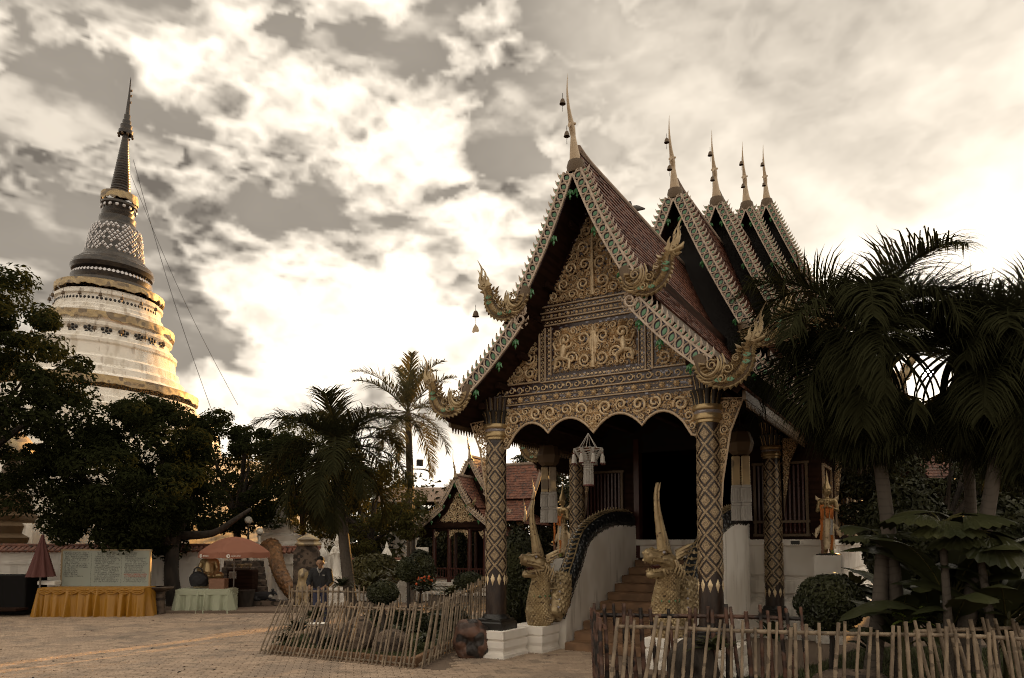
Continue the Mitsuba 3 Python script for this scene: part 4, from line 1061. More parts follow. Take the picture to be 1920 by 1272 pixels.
# ------------------------------------------------------------------ thread lantern under the arch, cloth streamers between the columns
def thread_lantern(o, k=1.0):
    g = thing('thread_lantern', 'pale knotted thread lantern with tassels hanging from the arch screen', 'lantern')
    at_o, o = np.asarray(o, float), np.zeros(3)
    S = M4((k, 0, 0), (0, k, 0), (0, 0, k), at_o)
    def put(par, name, mesh, *a, **q):
        return globals()['put'](par, name, xf(mesh, S), *a, **q)
    cords = [tube([o, o + (.17 * math.cos(a), .17 * math.sin(a), -.27)], .0065, 5) for a in np.arange(6) * math.pi / 3 + .2]
    put(g, 'cords', join(cords), 'white_cloth')
    put(g, 'frame', mv(lathe([(.17, -.27), (.19, -.28), (.20, -.30), (.17, -.30)], 12), o), 'clay', 30)
    pts = []
    for m_ in range(8):
        a = m_ * math.pi / 4 + .2
        for j in range(7):                                             # knotted threads drawn in to points
            f_ = (j - 3) / 3.5
            p0 = o + (.20 * math.cos(a + f_ * .38), .20 * math.sin(a + f_ * .38), -.28)
            p1 = o + (.27 * math.cos(a + f_ * .1) - 0, .27 * math.sin(a + f_ * .1), -.30 + .02 * abs(f_))
            p2 = o + (.14 * math.cos(a + f_ * .2), .14 * math.sin(a + f_ * .2), -.50)
            pts += [tube([p0, p1, p2], .010, 4)]
    for z in (-.33, -.37, -.41, -.45, -.49):
        r_ = .245 - (-.33 - z) * .66
        pts.append(tube([o + (r_ * math.cos(a), r_ * math.sin(a), z + .01 * math.cos(8 * a)) for a in np.linspace(0, 2 * math.pi, 25)], .008, 4, cap=False))
    put(g, 'knotted_net', join(pts), 'white_cloth')
    for m_ in range(8):
        a = m_ * math.pi / 4 + .2
        c = o + (.275 * math.cos(a), .275 * math.sin(a), -.30)
        t = put(g, 'tassel', join([tube([c, c + (0, 0, -.08)], .006, 4), lathe([(.012, -.08), (.03, -.13), (.042, -.25), (.036, -.25)], 9, c)]), 'white_cloth')
        put(t, 'bead', join([ball(c + (0, 0, -.08), .018, 6)] + [ball(c + (.032 * math.cos(b), .032 * math.sin(b), -.26), .014, 5) for b in np.arange(6)]), 'dull_red_cloth')
    fr = [tube([o + (.075 * math.cos(a) * q, .075 * math.sin(a) * q, -.50), o + (.085 * math.cos(a) * q, .085 * math.sin(a) * q, -.93)], .009, 4) for a in np.arange(16) * math.pi / 8 for q in (1.0, .6)]
    fr += [mv(lathe([(.086, z), (.094, z - .012), (.086, z - .024)], 12), o) for z in (-.52, -.56, -.60, -.64)]
    put(g, 'fringe', join(fr), 'white_cloth')
    put(g, 'fringe_edge', mv(lathe([(.088, -.92), (.10, -.95), (.088, -.96)], 12), o), 'dull_red_cloth')
thread_lantern(W(-.06, -.08, 3.63), .88)
def streamer(o, label, side):
    g = thing('cloth_streamer', label, 'hanging banner', 'cloth streamers hanging beside the porch')
    o = np.asarray(o, float)
    R = rotz(-ANG + .5, o)
    put(g, 'cap', xf(lathe([(.03, .46), (.17, .38), (.23, .20), (.19, .06), (.13, .0)], 6), R), 'umber', 25)
    put(g, 'cord', tube([o + (0, 0, .45), o + (0, 0, 1.0)], .008, 5), 'iron')
    for sx in (-1, 1):
        X = R @ M4((1, 0, 0), (0, 1, 0), (0, 0, 1), (sx * .075, -.02 * sx, 0))
        w = lambda z: .062 + .012 * math.sin(z * 5 + sx)
        put(g, 'gold_panel', xf(cbox((0, 0, -.25), (.135, .06, .48), .012), X), 'chedi_gold')
        put(g, 'white_band', xf(cbox((0, 0, -.515), (.150, .085, .045), .01), X), 'white_cloth')
        for lev, (z0, z1) in enumerate(((-.54, -.78), (-.83, -1.08))):
            pv = grid(lambda u, v: np.stack([.078 * np.cos(u * 6.2832) * (1 + .10 * v) + .006 * np.cos(u * 75), .042 * np.sin(u * 6.2832) * (1 + .1 * v) + .006 * np.sin(u * 75), z0 + (z1 - z0) * v], -1), 48, 3)
            put(g, 'pleats', xf(pv, X), 'white_cloth', True)
        put(g, 'white_band', xf(cbox((0, 0, -.805), (.150, .085, .045), .01), X), 'white_cloth')
streamer(W(-1.73, 1.8, 3.36), 'gold and grey pleated cloth streamer hanging left of the steps', -1)
streamer(W(1.90, 1.65, 3.34), 'gold and grey pleated cloth streamer hanging right of the front right column', 1)
# small black wall plates and paper notice
for (u, d, z) in ((2.30, 4.30, 1.90),):
    put(temple, 'wall_plate', tw(box((u, d - .03, z), (.16, .02, .07))), 'iron')
# ------------------------------------------------------------------ ground
def gridsheet(x0, x1, y0, y1, z, n=1):
    return grid(lambda u, v: np.stack([x0 + (x1 - x0) * u, y0 + (y1 - y0) * v, np.full_like(u, z)], -1), n, n)
struct('ground', gridsheet(-900, 900, -900, 900, -.03), 'soil')
struct('courtyard', gridsheet(-30, 14, -14, 21.0, -.008), 'mortar_sand')
# pavers: the nearest ones in view as single pieces, the rest together
r_ = np.random.default_rng(4)
pv = thing('paving', 'worn reddish brick paving of the courtyard', 'paving')
labels[pv] = {'kind': 'structure'}
PL, PW = .225, .112
near, rest = [], []
ca, sa = math.cos(.22), math.sin(.22)
for i in range(-80, 40):
    for j in range(-10, 150):
        a, b = (i + .5 * (j % 2)) * PL, j * PW + 8.2
        x, y = a * ca - (b - 12) * sa, 12 + a * sa + (b - 12) * ca
        if not (8.9 < y < 20.4) or x < -.78 * y - .6 or x > 1.5 + .0 * y:
            continue
        if x > -4.0 + (12.9 - y) * .0 and y > 12.9 - (x + 4.15) * .56 and x < -.9 and y < 16.5:
            continue                                                   # the fenced bed
        V, f_ = cbox((0, 0, 0), (PL - .009, PW - .008, .03), .006)
        tilt = r_.normal(0, .006, 2)
        V = V + np.stack([0 * V[:, 0], 0 * V[:, 0], V[:, 0] * tilt[0] + V[:, 1] * tilt[1] + r_.normal(0, .0015)], 1)
        a_ = r_.normal(0, .012) + .22
        m = xf((V, f_), rotz(a_, (x, y, .004)))
        (near if (y < 11.35 and -.70 * y - .1 < x) else rest).append((x * x + y * y, m))
near.sort(key=lambda t: t[0])
for k, (q, m) in enumerate(near):
    if k < 290:
        put(pv, 'brick', m, 'paver')
    else:
        rest.append((q, m))
put(pv, 'bricks', join([m for q, m in rest]), 'paver', kind='stuff')
# raised kerb strip along the stalls
struct('pavement', xf(cbox((0, 0, .045), (22, 2.6, .09), .02), rotz(.045, (-13.5, 21.0, 0))), 'mortar_sand')
struct('path', xf(gridsheet(-1.2, 9, -1.6, .55, .006), TM), 'mortar_sand')
# lawn and beds
BED = [(-4.16, 12.92), (-1.52, 11.5), (-.80, 15.0), (-2.9, 15.6), (-4.1, 14.6)]
struct('garden_bed', mv(plate(BED, .10), (0, 0, 0)), 'soil')
struct('right_garden', mv(plate([(.95, 10.2), (3.2, 8.95), (9, 8.6), (12, 14), (6.2, 13.4), (3.7, 10.4), (1.6, 10.7)], .04), (0, 0, 0)), 'soil')
def blades(pts, h, seed, w=.010):
    r = np.random.default_rng(seed)
    n = len(pts)
    a = r.uniform(0, 6.28, n); l = h * r.uniform(.5, 1.2, n); b = r.uniform(.1, .6, n)
    V = np.zeros((n, 3, 3))
    V[:, 0] = pts + np.stack([w * np.cos(a), w * np.sin(a), 0 * a], 1)
    V[:, 1] = pts - np.stack([w * np.cos(a), w * np.sin(a), 0 * a], 1)
    V[:, 2] = pts + np.stack([l * b * np.sin(a), -l * b * np.cos(a), l], 1)
    return V.reshape(-1, 3), np.arange(3 * n).reshape(-1, 3)
def scatter(poly, n, seed, z):
    P = Polygon(poly); r = np.random.default_rng(seed)
    x0, y0, x1, y1 = P.bounds
    out = []
    import shapely
    q = r.uniform((x0, y0), (x1, y1), (n * 3, 2))
    q = q[shapely.contains_xy(P, q[:, 0], q[:, 1])][:n]
    return np.c_[q, np.full(len(q), z)]
scene['lawn'] = mikit.ply(blades(scatter(BED, 26000, 1, .10), .05, 2, .006), 'grass')
labels['lawn'] = {'label': 'short grass growing inside the slanted bamboo fence', 'category': 'grass', 'kind': 'stuff'}
scene['right_lawn'] = mikit.ply(blades(scatter([(1.2, 10.0), (3.2, 8.95), (9, 8.6), (11, 13), (6.2, 13.2), (3.7, 10.4)], 24000, 5, .04), .08, 6, .008), 'grass')
labels['right_lawn'] = {'label': 'grass and low weeds growing behind the near bamboo fence on the right', 'category': 'grass', 'kind': 'stuff'}
# brick edging of the bed
ed = thing('brick_edging', 'dark red brick edging around the left garden bed', 'edging')
for (a, b) in zip(BED[:2], BED[1:3]):
    a, b = np.array(a), np.array(b); L = np.linalg.norm(b - a); k = int(L / .23); t = (b - a) / L
    for i in range(k):
        c = a + t * (i + .5) * L / k
        put(ed, 'brick', xf(cbox((0, 0, .07 + r_.normal(0, .004)), (L / k - .014, .10, .15), .012), rotz(math.atan2(t[1], t[0]) + r_.normal(0, .02), (*c, 0))), 'brick_step')

# ------------------------------------------------------------------ fences: every pole its own piece
def bamboo(a, b, r, seed, m='bamboo'):
    q = np.random.default_rng(seed)
    a, b = np.asarray(a, float), np.asarray(b, float)
    L = np.linalg.norm(b - a)
    kn = max(2, int(L / .24))
    s, rr = [0], [r]
    for i in range(1, kn):
        c = (i + q.uniform(-.15, .15)) / kn
        s += [c - .012 / L, c, c + .012 / L]; rr += [r * .97, r * 1.15, r * .97]
    s.append(1); rr.append(r * .95)
    s = np.array(s)
    bow = q.normal(0, .008, 3)
    p = a + (b - a) * s[:, None] + np.sin(np.pi * s)[:, None] * bow
    return tube(p, np.array(rr) * np.linspace(1.04, .94, len(rr)), 7)
def fence(name, label, cat, base, tops, step, r, m, seed, rails=(.93, .06), out=.03, over=.05, jit=1.0, group=None):
    """Poles between the base line and the top line (polylines of the same length), tied to horizontal rails."""
    g = thing(name, label, cat, group)
    q = np.random.default_rng(seed)
    base, tops = np.asarray(base, float), np.asarray(tops, float)
    sl = np.concatenate([[0], np.cumsum(np.linalg.norm(np.diff(base, axis=0), axis=1))])
    for f_ in rails:
        for i in range(len(base) - 1):
            a, b = base[i] + (tops[i] - base[i]) * f_, base[i + 1] + (tops[i + 1] - base[i + 1]) * f_
            put(g, 'rail', bamboo(a, b, r * 1.05, seed + i * 7 + int(f_ * 50), m), m, 50)
    n = int(sl[-1] / step)
    for k in range(n + 1):
        s = np.clip(k * sl[-1] / n + q.normal(0, step * .14) * jit, 0, sl[-1])
        s2 = np.clip(s + q.normal(0, step * .30) * jit, 0, sl[-1])
        a = np.array([np.interp(s, sl, base[:, i]) for i in range(3)])
        b = np.array([np.interp(s2, sl, tops[:, i]) for i in range(3)])
        t = (b - a) / np.linalg.norm(b - a)
        i = min(len(base) - 2, np.searchsorted(sl, s, side='right') - 1)
        along_ = base[i + 1] - base[i]; nrm = np.array([along_[1], -along_[0], 0]); nrm /= np.linalg.norm(nrm)
        put(g, 'pole', bamboo(a + nrm * r * 2, b + nrm * r * 2 + t * q.uniform(.0, over * 1.6), r * q.uniform(.75, 1.15), seed * 100 + k, m), m, 50)
    return g
fence('slanted_bamboo_fence', 'slanted bamboo fence in front of the left garden bed', 'fence', [(-4.28, 12.80, .02), (-1.46, 11.26, .02)], [(-3.98, 12.92, .87), (-1.34, 11.36, .94)], .086, .0165, 'bamboo', 5)
fence('returning_bamboo_fence', 'bamboo fence running back from the corner of the left bed to the left column', 'fence', [(-1.40, 11.30, .02), (-.62, 15.2, .02)], [(-1.26, 11.44, .94), (-.62, 15.4, 1.14)], .16, .0175, 'bamboo', 6)
fence('dark_garden_fence', 'low stake fence in front of the man in black', 'fence', [(-4.5, 15.15, 0), (-2.7, 14.75, 0)], [(-4.5, 15.15, .98), (-2.7, 14.75, .98)], .105, .022, 'bamboo', 7)
fence('pale_stake_fence', 'short row of pale stakes beyond the shrubs of the left bed', 'fence', [(-2.35, 15.4, .3), (-1.35, 15.3, .3)], [(-2.35, 15.4, .82), (-1.35, 15.3, .82)], .10, .02, 'bamboo', 8, rails=(.5,))
# right: the pale fence nearest to the visitor, then the dark one behind it
TOPS = [(1.17, 8.45, 1.00), (1.95, 8.40, .985), (2.5, 8.2, .98), (4.6, 7.9, .97), (5.35, 7.75, .94)]
BASES = [(1.03, 8.30, 0), (1.80, 8.30, 0), (2.45, 8.2, 0), (4.6, 7.9, 0), (5.55, 7.75, 0)]
fence('pale_bamboo_fence', 'pale bamboo fence nearest the viewer along the right edge', 'fence', BASES, TOPS, .112, .0225, 'bamboo', 9, rails=(.955, .25), over=.06)
fence('dark_stake_fence', 'dark brown stake fence behind the pale bamboo fence, in front of the right naga', 'fence', [(1.16, 10.05, 0), (1.9, 9.75, 0), (3.55, 9.0, 0)], [(1.12, 10.05, 1.0), (1.9, 9.75, 1.02), (3.5, 9.0, 1.06)], .125, .027, 'stump_wood', 10, over=.07)
fence('brown_slat_fence', 'brown close-set slat fence running towards the viewer left of the pale fence', 'fence', [(1.14, 10.0, 0), (1.10, 8.55, 0)], [(1.10, 10.0, .99), (1.06, 8.55, 1.0)], .085, .024, 'stump_wood', 12)
fence('far_right_fence', 'leaning bamboo fence at the right edge behind the pale one', 'fence', [(4.75, 8.5, 0), (7.0, 8.9, 0)], [(4.55, 8.5, .96), (6.8, 8.9, .98)], .13, .024, 'bamboo', 13)

# ------------------------------------------------------------------ stones, stump, garden things
def rock(o, s, seed, n=3):
    m = trimesh.creation.icosphere(subdivisions=n)
    v = np.array(m.vertices)
    d = 1 + .55 * (meshkit.fbm(v * 1.3 + seed * 3.1, 4, seed) - .5) + .25 * (meshkit.fbm(v * 4 + seed, 3, seed + 9) - .5)
    v = v * d[:, None] * np.asarray(s)
    v[:, 2] = np.maximum(v[:, 2], -.55 * s[2])
    return v + np.asarray(o), np.array(m.faces)
def stump(o, s, seed):
    m = trimesh.creation.icosphere(subdivisions=4)
    v = np.array(m.vertices)
    v = np.sign(v) * np.abs(v) ** .8
    d = 1 + .35 * (meshkit.fbm(v * [1.6, 1.6, .7] + seed, 4, seed) - .5)
    hole = np.exp(-((v[:, 0] + .1) ** 2 + (v[:, 2] - .0) ** 2) / .06) * (v[:, 1] < 0)
    d = d - .42 * hole + .10 * np.sin(np.arctan2(v[:, 2], v[:, 0]) * 7 + seed) * (v[:, 1] < .2) * .4
    v = v * d[:, None] * np.asarray(s)
    v[:, 2] = np.maximum(v[:, 2], -.78 * s[2])
    return v + np.asarray(o), np.array(m.faces)
c = gnd(884, 1238)
solo('tree_stump', stump((c[0], c[1] + .25, .28), (.31, .26, .36), 4), 'stump_wood', 'large hollow polished tree stump beside the left front column', 'stump', smooth=True)
solo('tree_stump', stump((2.25, 9.35, .30), (.30, .25, .40), 8), 'bark', 'dark stump standing behind the near right fence in front of the right naga', 'stump', smooth=True)
for k, (x, y, s, lab) in enumerate(((-2.62, 12.75, (.34, .24, .36), 'tall pale boulder in the middle of the left garden bed'), (-2.0, 12.4, (.30, .2, .26), 'low boulder in the left bed near its front corner'), (-3.35, 13.4, (.26, .2, .2), 'small boulder among plants at the left end of the bed'),
                                  (4.2, 9.3, (.5, .2, .16), 'long pale stone lying behind the near right fence'))):
    solo('boulder', rock((x, y, .10 + s[2] * .5), s, k + 2), 'stone', lab, 'boulder', smooth=True)
g = thing('white_dish', 'white round dish on a short post in the left garden bed', 'dish')
c = at(596, 1172, 12.9)
put(g, 'dish', mv(lathe([(.001, .012), (.15, .012), (.17, .03), (.175, .03), (.155, 0), (.001, -.005)], 20), c), 'white_clean', 40)
put(g, 'post', tube([c - (0, 0, .02), (c[0], c[1], .08)], .03, 6), 'iron')

# ------------------------------------------------------------------ leaves
def leaf_mesh(pos, nrm, size, seed, asp=.42, fold=.25):
    """Pointed, slightly folded leaves at the points, facing roughly along nrm."""
    r = np.random.default_rng(seed)
    n = len(pos)
    nrm = nrm / (np.linalg.norm(nrm, axis=1, keepdims=True) + 1e-9)
    t = r.normal(size=(n, 3)); t -= nrm * (t * nrm).sum(1, keepdims=True); t /= np.linalg.norm(t, axis=1, keepdims=True) + 1e-9
    b = np.cross(nrm, t)
    L = size * (.5 + 1.1 * r.uniform(0, 1, (n, 1)) ** 1.6)
    V = np.zeros((n, 4, 3))
    V[:, 0] = pos - t * L * .5
    V[:, 1] = pos + b * L * asp * .5 + nrm * L * fold * .4
    V[:, 2] = pos + t * L * .5 - nrm * L * .15
    V[:, 3] = pos - b * L * asp * .5 + nrm * L * fold * .4
    q = np.arange(n)[:, None] * 4
    return V.reshape(-1, 3), np.vstack([q + [0, 2, 1], q + [0, 3, 2]])
def crown_points(c, R, n, clumps, seed, cr=.33, hollow=.6, droop=0.0):
    r = np.random.default_rng(seed)
    c, R = np.asarray(c, float), np.asarray(R, float)
    d = r.normal(size=(clumps, 3)); d /= np.linalg.norm(d, axis=1, keepdims=True)
    rad = hollow + (1 - hollow) * r.uniform(0, 1, (clumps, 1)) ** .6
    cc = d * rad * R
    cs = cr * R.mean() * r.uniform(.55, 1.25, clumps)
    k = r.integers(0, clumps, n)
    o = r.normal(size=(n, 3)); o /= np.linalg.norm(o, axis=1, keepdims=True)
    o2 = o * (r.uniform(.45, 1, (n, 1)) ** .6) * cs[k][:, None] * np.array([1.15, 1.15, .72])
    pos = cc[k] + o2
    nr = o + np.array([0, 0, .5]) + r.normal(0, .45, (n, 3))
    return pos + c, nr
def limbs(base, top, c, R, n, seed, r0):
    r = np.random.default_rng(seed)
    base, top, c, R = (np.asarray(x, float) for x in (base, top, c, R))
    ms = [tube(spline([base, base + (top - base) * .5 + r.normal(0, .05, 3), top], 8), np.linspace(r0, r0 * .72, 8), 9)]
    for k in range(n):
        d = r.normal(size=3); d[2] = abs(d[2]) * .8; d /= np.linalg.norm(d)
        e = c + d * R * .8
        m = top + (e - top) * .5 + r.normal(0, .15, 3)
        ms.append(tube(spline([top - (0, 0, r0), m, e], 7), np.linspace(r0 * .6, r0 * .08, 7), 6))
    return join(ms)
def tree(label, base, c, R, n, seed, leaf=.13, m='leaf_dark', clumps=70, r0=.15, cr=.30, asp=.42, group=None, name='broadleaf_tree', hollow=.55, top=None):
    g = thing(name, label, 'tree', group)
    c, R = np.asarray(c, float), np.asarray(R, float)
    tp = top if top is not None else (c[0] * .7 + base[0] * .3, c[1] * .7 + base[1] * .3, c[2] - R[2] * .55)
    put(g, 'trunk', limbs(base, tp, c, R, 10, seed, r0), 'bark', 50)
    p, nr = crown_points(c, R, n, clumps, seed, cr, hollow)
    put(g, 'crown', leaf_mesh(p, nr, leaf, seed, asp), m)
    return g
def bush(label, c, R, n, seed, leaf=.05, m='leaf_dark', name='clipped_bush', parts=None, stem=True):
    g = thing(name, label, 'bush')
    r = np.random.default_rng(seed)
    o = r.normal(size=(n, 3)); o /= np.linalg.norm(o, axis=1, keepdims=True)
    rad = (.80 + .22 * r.uniform(0, 1, (n, 1))) * (1 + .12 * (meshkit.noise(o * 3 + seed)[:, None] - .5))
    put(g, 'foliage', leaf_mesh(np.asarray(c) + o * rad * np.asarray(R), o + r.normal(0, .5, (n, 3)), leaf, seed, .55), m)
    put(g, 'inner_twigs', ball(c, np.asarray(R) * .74, 10), 'bark', True)
    if stem:
        put(g, 'stem', tube([(c[0], c[1], 0), (c[0] + .02, c[1], c[2] * .5), c], [.05, .04, .03], 6), 'bark')
    return g
def A(px, py, Y): return at(px, py, Y)
bush('round clipped bush in front of the hall wall on the right', A(1556, 1132, 10.4), (.46, .44, .40), 9000, 3)
bush('low dark round bush in the left bed beside the palm trunk', A(718, 1112, 14.2), (.30, .28, .22), 4500, 4)
bush('upper ball of dark clipped shrub left of the small pavilion', A(765, 1068, 15.2), (.24, .24, .25), 4200, 5)
bush('dark hedge behind the left front column', A(972, 1085, 14.6), (.42, .5, .95), 14000, 6, .06)
bush('small clipped shrub near the pavilion steps', A(880, 1092, 16.5), (.35, .3, .22), 4000, 7)
bush('dark shrub beside the plinth at the foot of the left bed', A(1010, 1120, 14.2), (.3, .3, .5), 5000, 27)
for k in range(5):
    bush(['leftmost', 'second', 'middle', 'fourth', 'rightmost'][k] + ' low bush of the row along the back of the left bed', (-2.75 + .42 * k, 15.05 - .02 * k, .25), (.26, .22, .30), 2200, 80 + k, .07, 'leaf_dark', 'low_bush', stem=False)
# leafy plants in the beds
def sprigs(label, c, n, L, seed, m='leaf_olive', wid=.035, name='garden_plant', cat='plant', spread=.5):
    g = thing(name, label, cat)
    r = np.random.default_rng(seed)
    ms = []
    for k in range(n):
        a = r.uniform(0, 6.28); e = r.uniform(.35, 1.3)
        l = L * r.uniform(.6, 1.2)
        d = np.array([math.cos(a) * math.cos(e), math.sin(a) * math.cos(e), math.sin(e)])
        p0 = np.asarray(c) + r.normal(0, .05 * spread, 3) * (1, 1, 0)
        s = np.linspace(0, 1, 6)[:, None]
        p = p0 + d * l * s + np.array([0, 0, -1]) * l * .45 * s ** 2.2
        side = np.array([-math.sin(a), math.cos(a), 0]) * wid * np.sin(np.pi * (.12 + .88 * s)) ** .8
        V = np.vstack([p - side, p + side]); i = np.arange(5)
        ms.append((V, quads(np.stack([i, i + 1, i + 7, i + 6], 1))))
    put(g, 'leaves', join(ms), m)
    return g
for k, (px, py, Y, n, L, m, lab) in enumerate((
        (560, 1170, 13.2, 60, .40, 'leaf_dark', 'dark strap-leaved plant at the left end of the slanted fence'), (530, 1190, 12.9, 40, .30, 'leaf_dark', 'low tufted plant at the left corner of the bed'),
        (700, 1085, 16.2, 60, .6, 'leaf_olive', 'olive shrub behind the leaning palm trunk'), (742, 1080, 17.0, 70, .7, 'leaf_olive', 'feathery pale plant between palm and clipped shrub'),
        (800, 1098, 16.0, 60, .5, 'leaf_dark', 'dark leafy plant in front of the pavilion'), (845, 1105, 15.4, 50, .45, 'leaf_olive', 'low leafy plant at the pavilion steps'),
        (640, 1090, 16.6, 40, .5, 'leaf_dark', 'dark plant right of the man in black'), (800, 1190, 12.4, 40, .35, 'leaf_dark', 'dark plant inside the fence corner of the left bed'),
        (620, 1200, 12.9, 50, .40, 'leaf_dark', 'dark leafy plant beside the white dish'), (680, 1180, 13.2, 60, .55, 'leaf_dark', 'dark upright plant behind the pale boulder'), (745, 1185, 12.6, 50, .45, 'leaf_dark', 'dark plant beside the low boulder in the bed'),
        (850, 1150, 13.6, 60, .6, 'leaf_dark', 'dark plant behind the returning bamboo fence'), (590, 1150, 14.2, 50, .45, 'leaf_dark', 'dark plant at the back of the bed near the dark fence'),
        (1700, 1150, 9.4, 26, .45, 'leaf_fresh', 'bright green young plant behind the right fence'), (1600, 1090, 10.6, 50, .5, 'leaf_olive', 'thin leafy shrub between round bush and thick stem'),
        (1850, 1120, 9.0, 40, .6, 'leaf_dark', 'dark large-leaved plant at the right edge'), (1340, 1200, 9.2, 36, .4, 'leaf_dark', 'dark plant behind the fence near the right column'),
        (1450, 1180, 9.6, 40, .45, 'leaf_dark', 'dark plant at the foot of the second right column'))):
    sprigs(lab, A(px, py, Y) - (0, 0, .12), n, L, k + 50, m)
fl = thing('flower_pot', 'orange-red flowers beside the pavilion steps', 'flowers')
r2 = np.random.default_rng(3)
for k in range(14):
    put(fl, 'flower', ball(A(797 + r2.uniform(-16, 16), 1088 + r2.uniform(-8, 8), 16.0), .03, 6), 'red_flower')
put(fl, 'leaves', leaf_mesh(A(797, 1092, 16.05) + r2.normal(0, .09, (200, 3)), r2.normal(size=(200, 3)), .08, 3), 'leaf_dark')

# ------------------------------------------------------------------ palms
def frond(base, az, el, L, droop, ll, n, seed, hang=.6, wid=.022, twist=0.0, gap=None):
    r = np.random.default_rng(seed)
    h = np.array([math.cos(az), math.sin(az), 0])
    s = np.linspace(0, 1, 16)
    ang = el - droop * s ** 1.35
    step = L / 15
    p = np.zeros((16, 3)); p[0] = base
    for i in range(1, 16):
        p[i] = p[i - 1] + (h * math.cos(ang[i - 1]) + np.array([0, 0, 1]) * math.sin(ang[i - 1])) * step
    side = np.array([-h[1], h[0], 0])
    rach = tube(p, np.linspace(.028, .004, 16), 5)
    V, Fs = [], []
    o = 0
    for k in range(n):
        q = .14 + .86 * (k + .5) / n
        c = np.array([np.interp(q, s, p[:, j]) for j in range(3)])
        a_ = np.interp(q, s, ang)
        t = h * math.cos(a_) + np.array([0, 0, 1]) * math.sin(a_)
        up = -h * math.sin(a_) + np.array([0, 0, 1]) * math.cos(a_)
        l = ll * (.35 + .65 * math.sin(math.pi * min(1, .12 + .95 * q)) ** .6) * r.uniform(.8, 1.15)
        for sg in (-1, 1):
            d = side * sg * .80 + t * (.45 + .5 * q) + up * (.30 + .55 * max(0, math.sin(a_)) + twist * sg + r.normal(0, .26)) + t * r.normal(0, .12)
            d /= np.linalg.norm(d)
            pts = [c]
            dd = d.copy()
            for m in range(3):
                pts.append(pts[-1] + dd * l / 3)
                dd = dd + np.array([0, 0, -1]) * hang * (.35 + .35 * m) * (1 - .75 * max(0, math.sin(a_))) + r.normal(0, .05, 3)
                dd /= np.linalg.norm(dd)
            pts = np.array(pts)
            if gap is not None and any(np.hypot((x[0] / x[1] * F + 960 - gap[0]) / gap[2], (1018 - (x[2] - EYE) / x[1] * F - gap[1]) / gap[3]) < 1 for x in np.vstack([pts, (pts[1:] + pts[:-1]) / 2])):
                continue
            wv = np.cross(d, up); wv /= np.linalg.norm(wv) + 1e-9
            w = wid * np.array([.7, 1.0, .75, .04])[:, None]
            V.append(np.vstack([pts - wv * w, pts + wv * w]))
            i = np.arange(3)
            Fs.append(quads(np.stack([i, i + 1, i + 5, i + 4], 1)) + o); o += 8
    if not V:
        return rach
    return join([rach, (np.vstack(V), np.vstack(Fs))])
def palm(label, base, crown, n, L, seed, r0=.12, els=(1.35, -.45), droop=1.5, ll=.5, nl=44, m='frond', hang=.6, shaft=True, azs=None, wid=.022, gap=None, name='palm_tree', mid=None, bark='palm_bark'):
    g = thing(name, label, 'palm tree')
    base, crown = np.asarray(base, float), np.asarray(crown, float)
    md = base + (crown - base) * .5 + np.array(mid or (0.04, 0, 0))
    tp = spline([base, md, crown], 14)
    put(g, 'trunk', tube(tp, np.linspace(r0 * 1.25, r0 * .8, 14), 12), bark, 50)
    if shaft:
        put(g, 'crownshaft', tube([crown - (0, 0, .12), crown + (0, 0, .15), crown + (0, 0, .5)], [r0 * .82, r0 * .95, r0 * .4], 10), 'leaf_dark', True)
    r = np.random.default_rng(seed)
    for k in range(n):
        az = azs[k % len(azs)] + r.normal(0, .12) if azs else k * 2.399963 + r.normal(0, .15)
        el = els[0] + (els[1] - els[0]) * (k / max(1, n - 1)) + r.normal(0, .08)
        fm = frond(crown + (0, 0, .30 if shaft else .05), az, el, L * r.uniform(.85, 1.12), droop * r.uniform(.8, 1.2), ll, nl, seed * 50 + k, hang, wid, gap=gap)
        put(g, 'frond', fm, m)
    return g
palm('stocky palm with drooping fronds behind the garden bed', gnd(664, 1128, 0) * 0 + np.array([*A(664, 1118, 17.0)[:2], 0]), A(632, 868, 17.0), 24, 2.15, 3, .125, (1.2, -.7), 1.75, .66, 70, hang=.9, wid=.015, mid=(-.02, 0, 0))
palm('taller coconut palm rising behind the stocky palm', np.array([*A(772, 1000, 31)[:2], 0]), A(765, 776, 31), 18, 3.0, 8, .16, (1.5, -.75), 1.1, .75, 50, 'frond_pale', .7, False)
SUNGAP = (1738, 703, 58, 40)
palm('dark feathery palm arching over the right side of the hall', np.array([*A(1690, 1130, 9.6)[:2], 0]), A(1622, 672, 9.6), 46, 1.85, 14, .085, (1.12, -1.35), 1.9, .75, 110, hang=.95, gap=SUNGAP, wid=.0095)
palm('dark palm at the right edge in front of the sun', np.array([*A(1776, 1150, 9.0)[:2], 0]), A(1892, 700, 9.2), 38, 1.65, 25, .085, (1.12, -1.15), 1.75, .74, 104, hang=.95, gap=SUNGAP, wid=.0095)
palm('slender palm between the two right palms, its fronds hanging low', np.array([*A(1822, 1150, 10.6)[:2], 0]), A(1805, 690, 10.8), 32, 1.7, 33, .075, (1.0, -1.3), 1.9, .68, 96, hang=.95, gap=SUNGAP, wid=.0095)

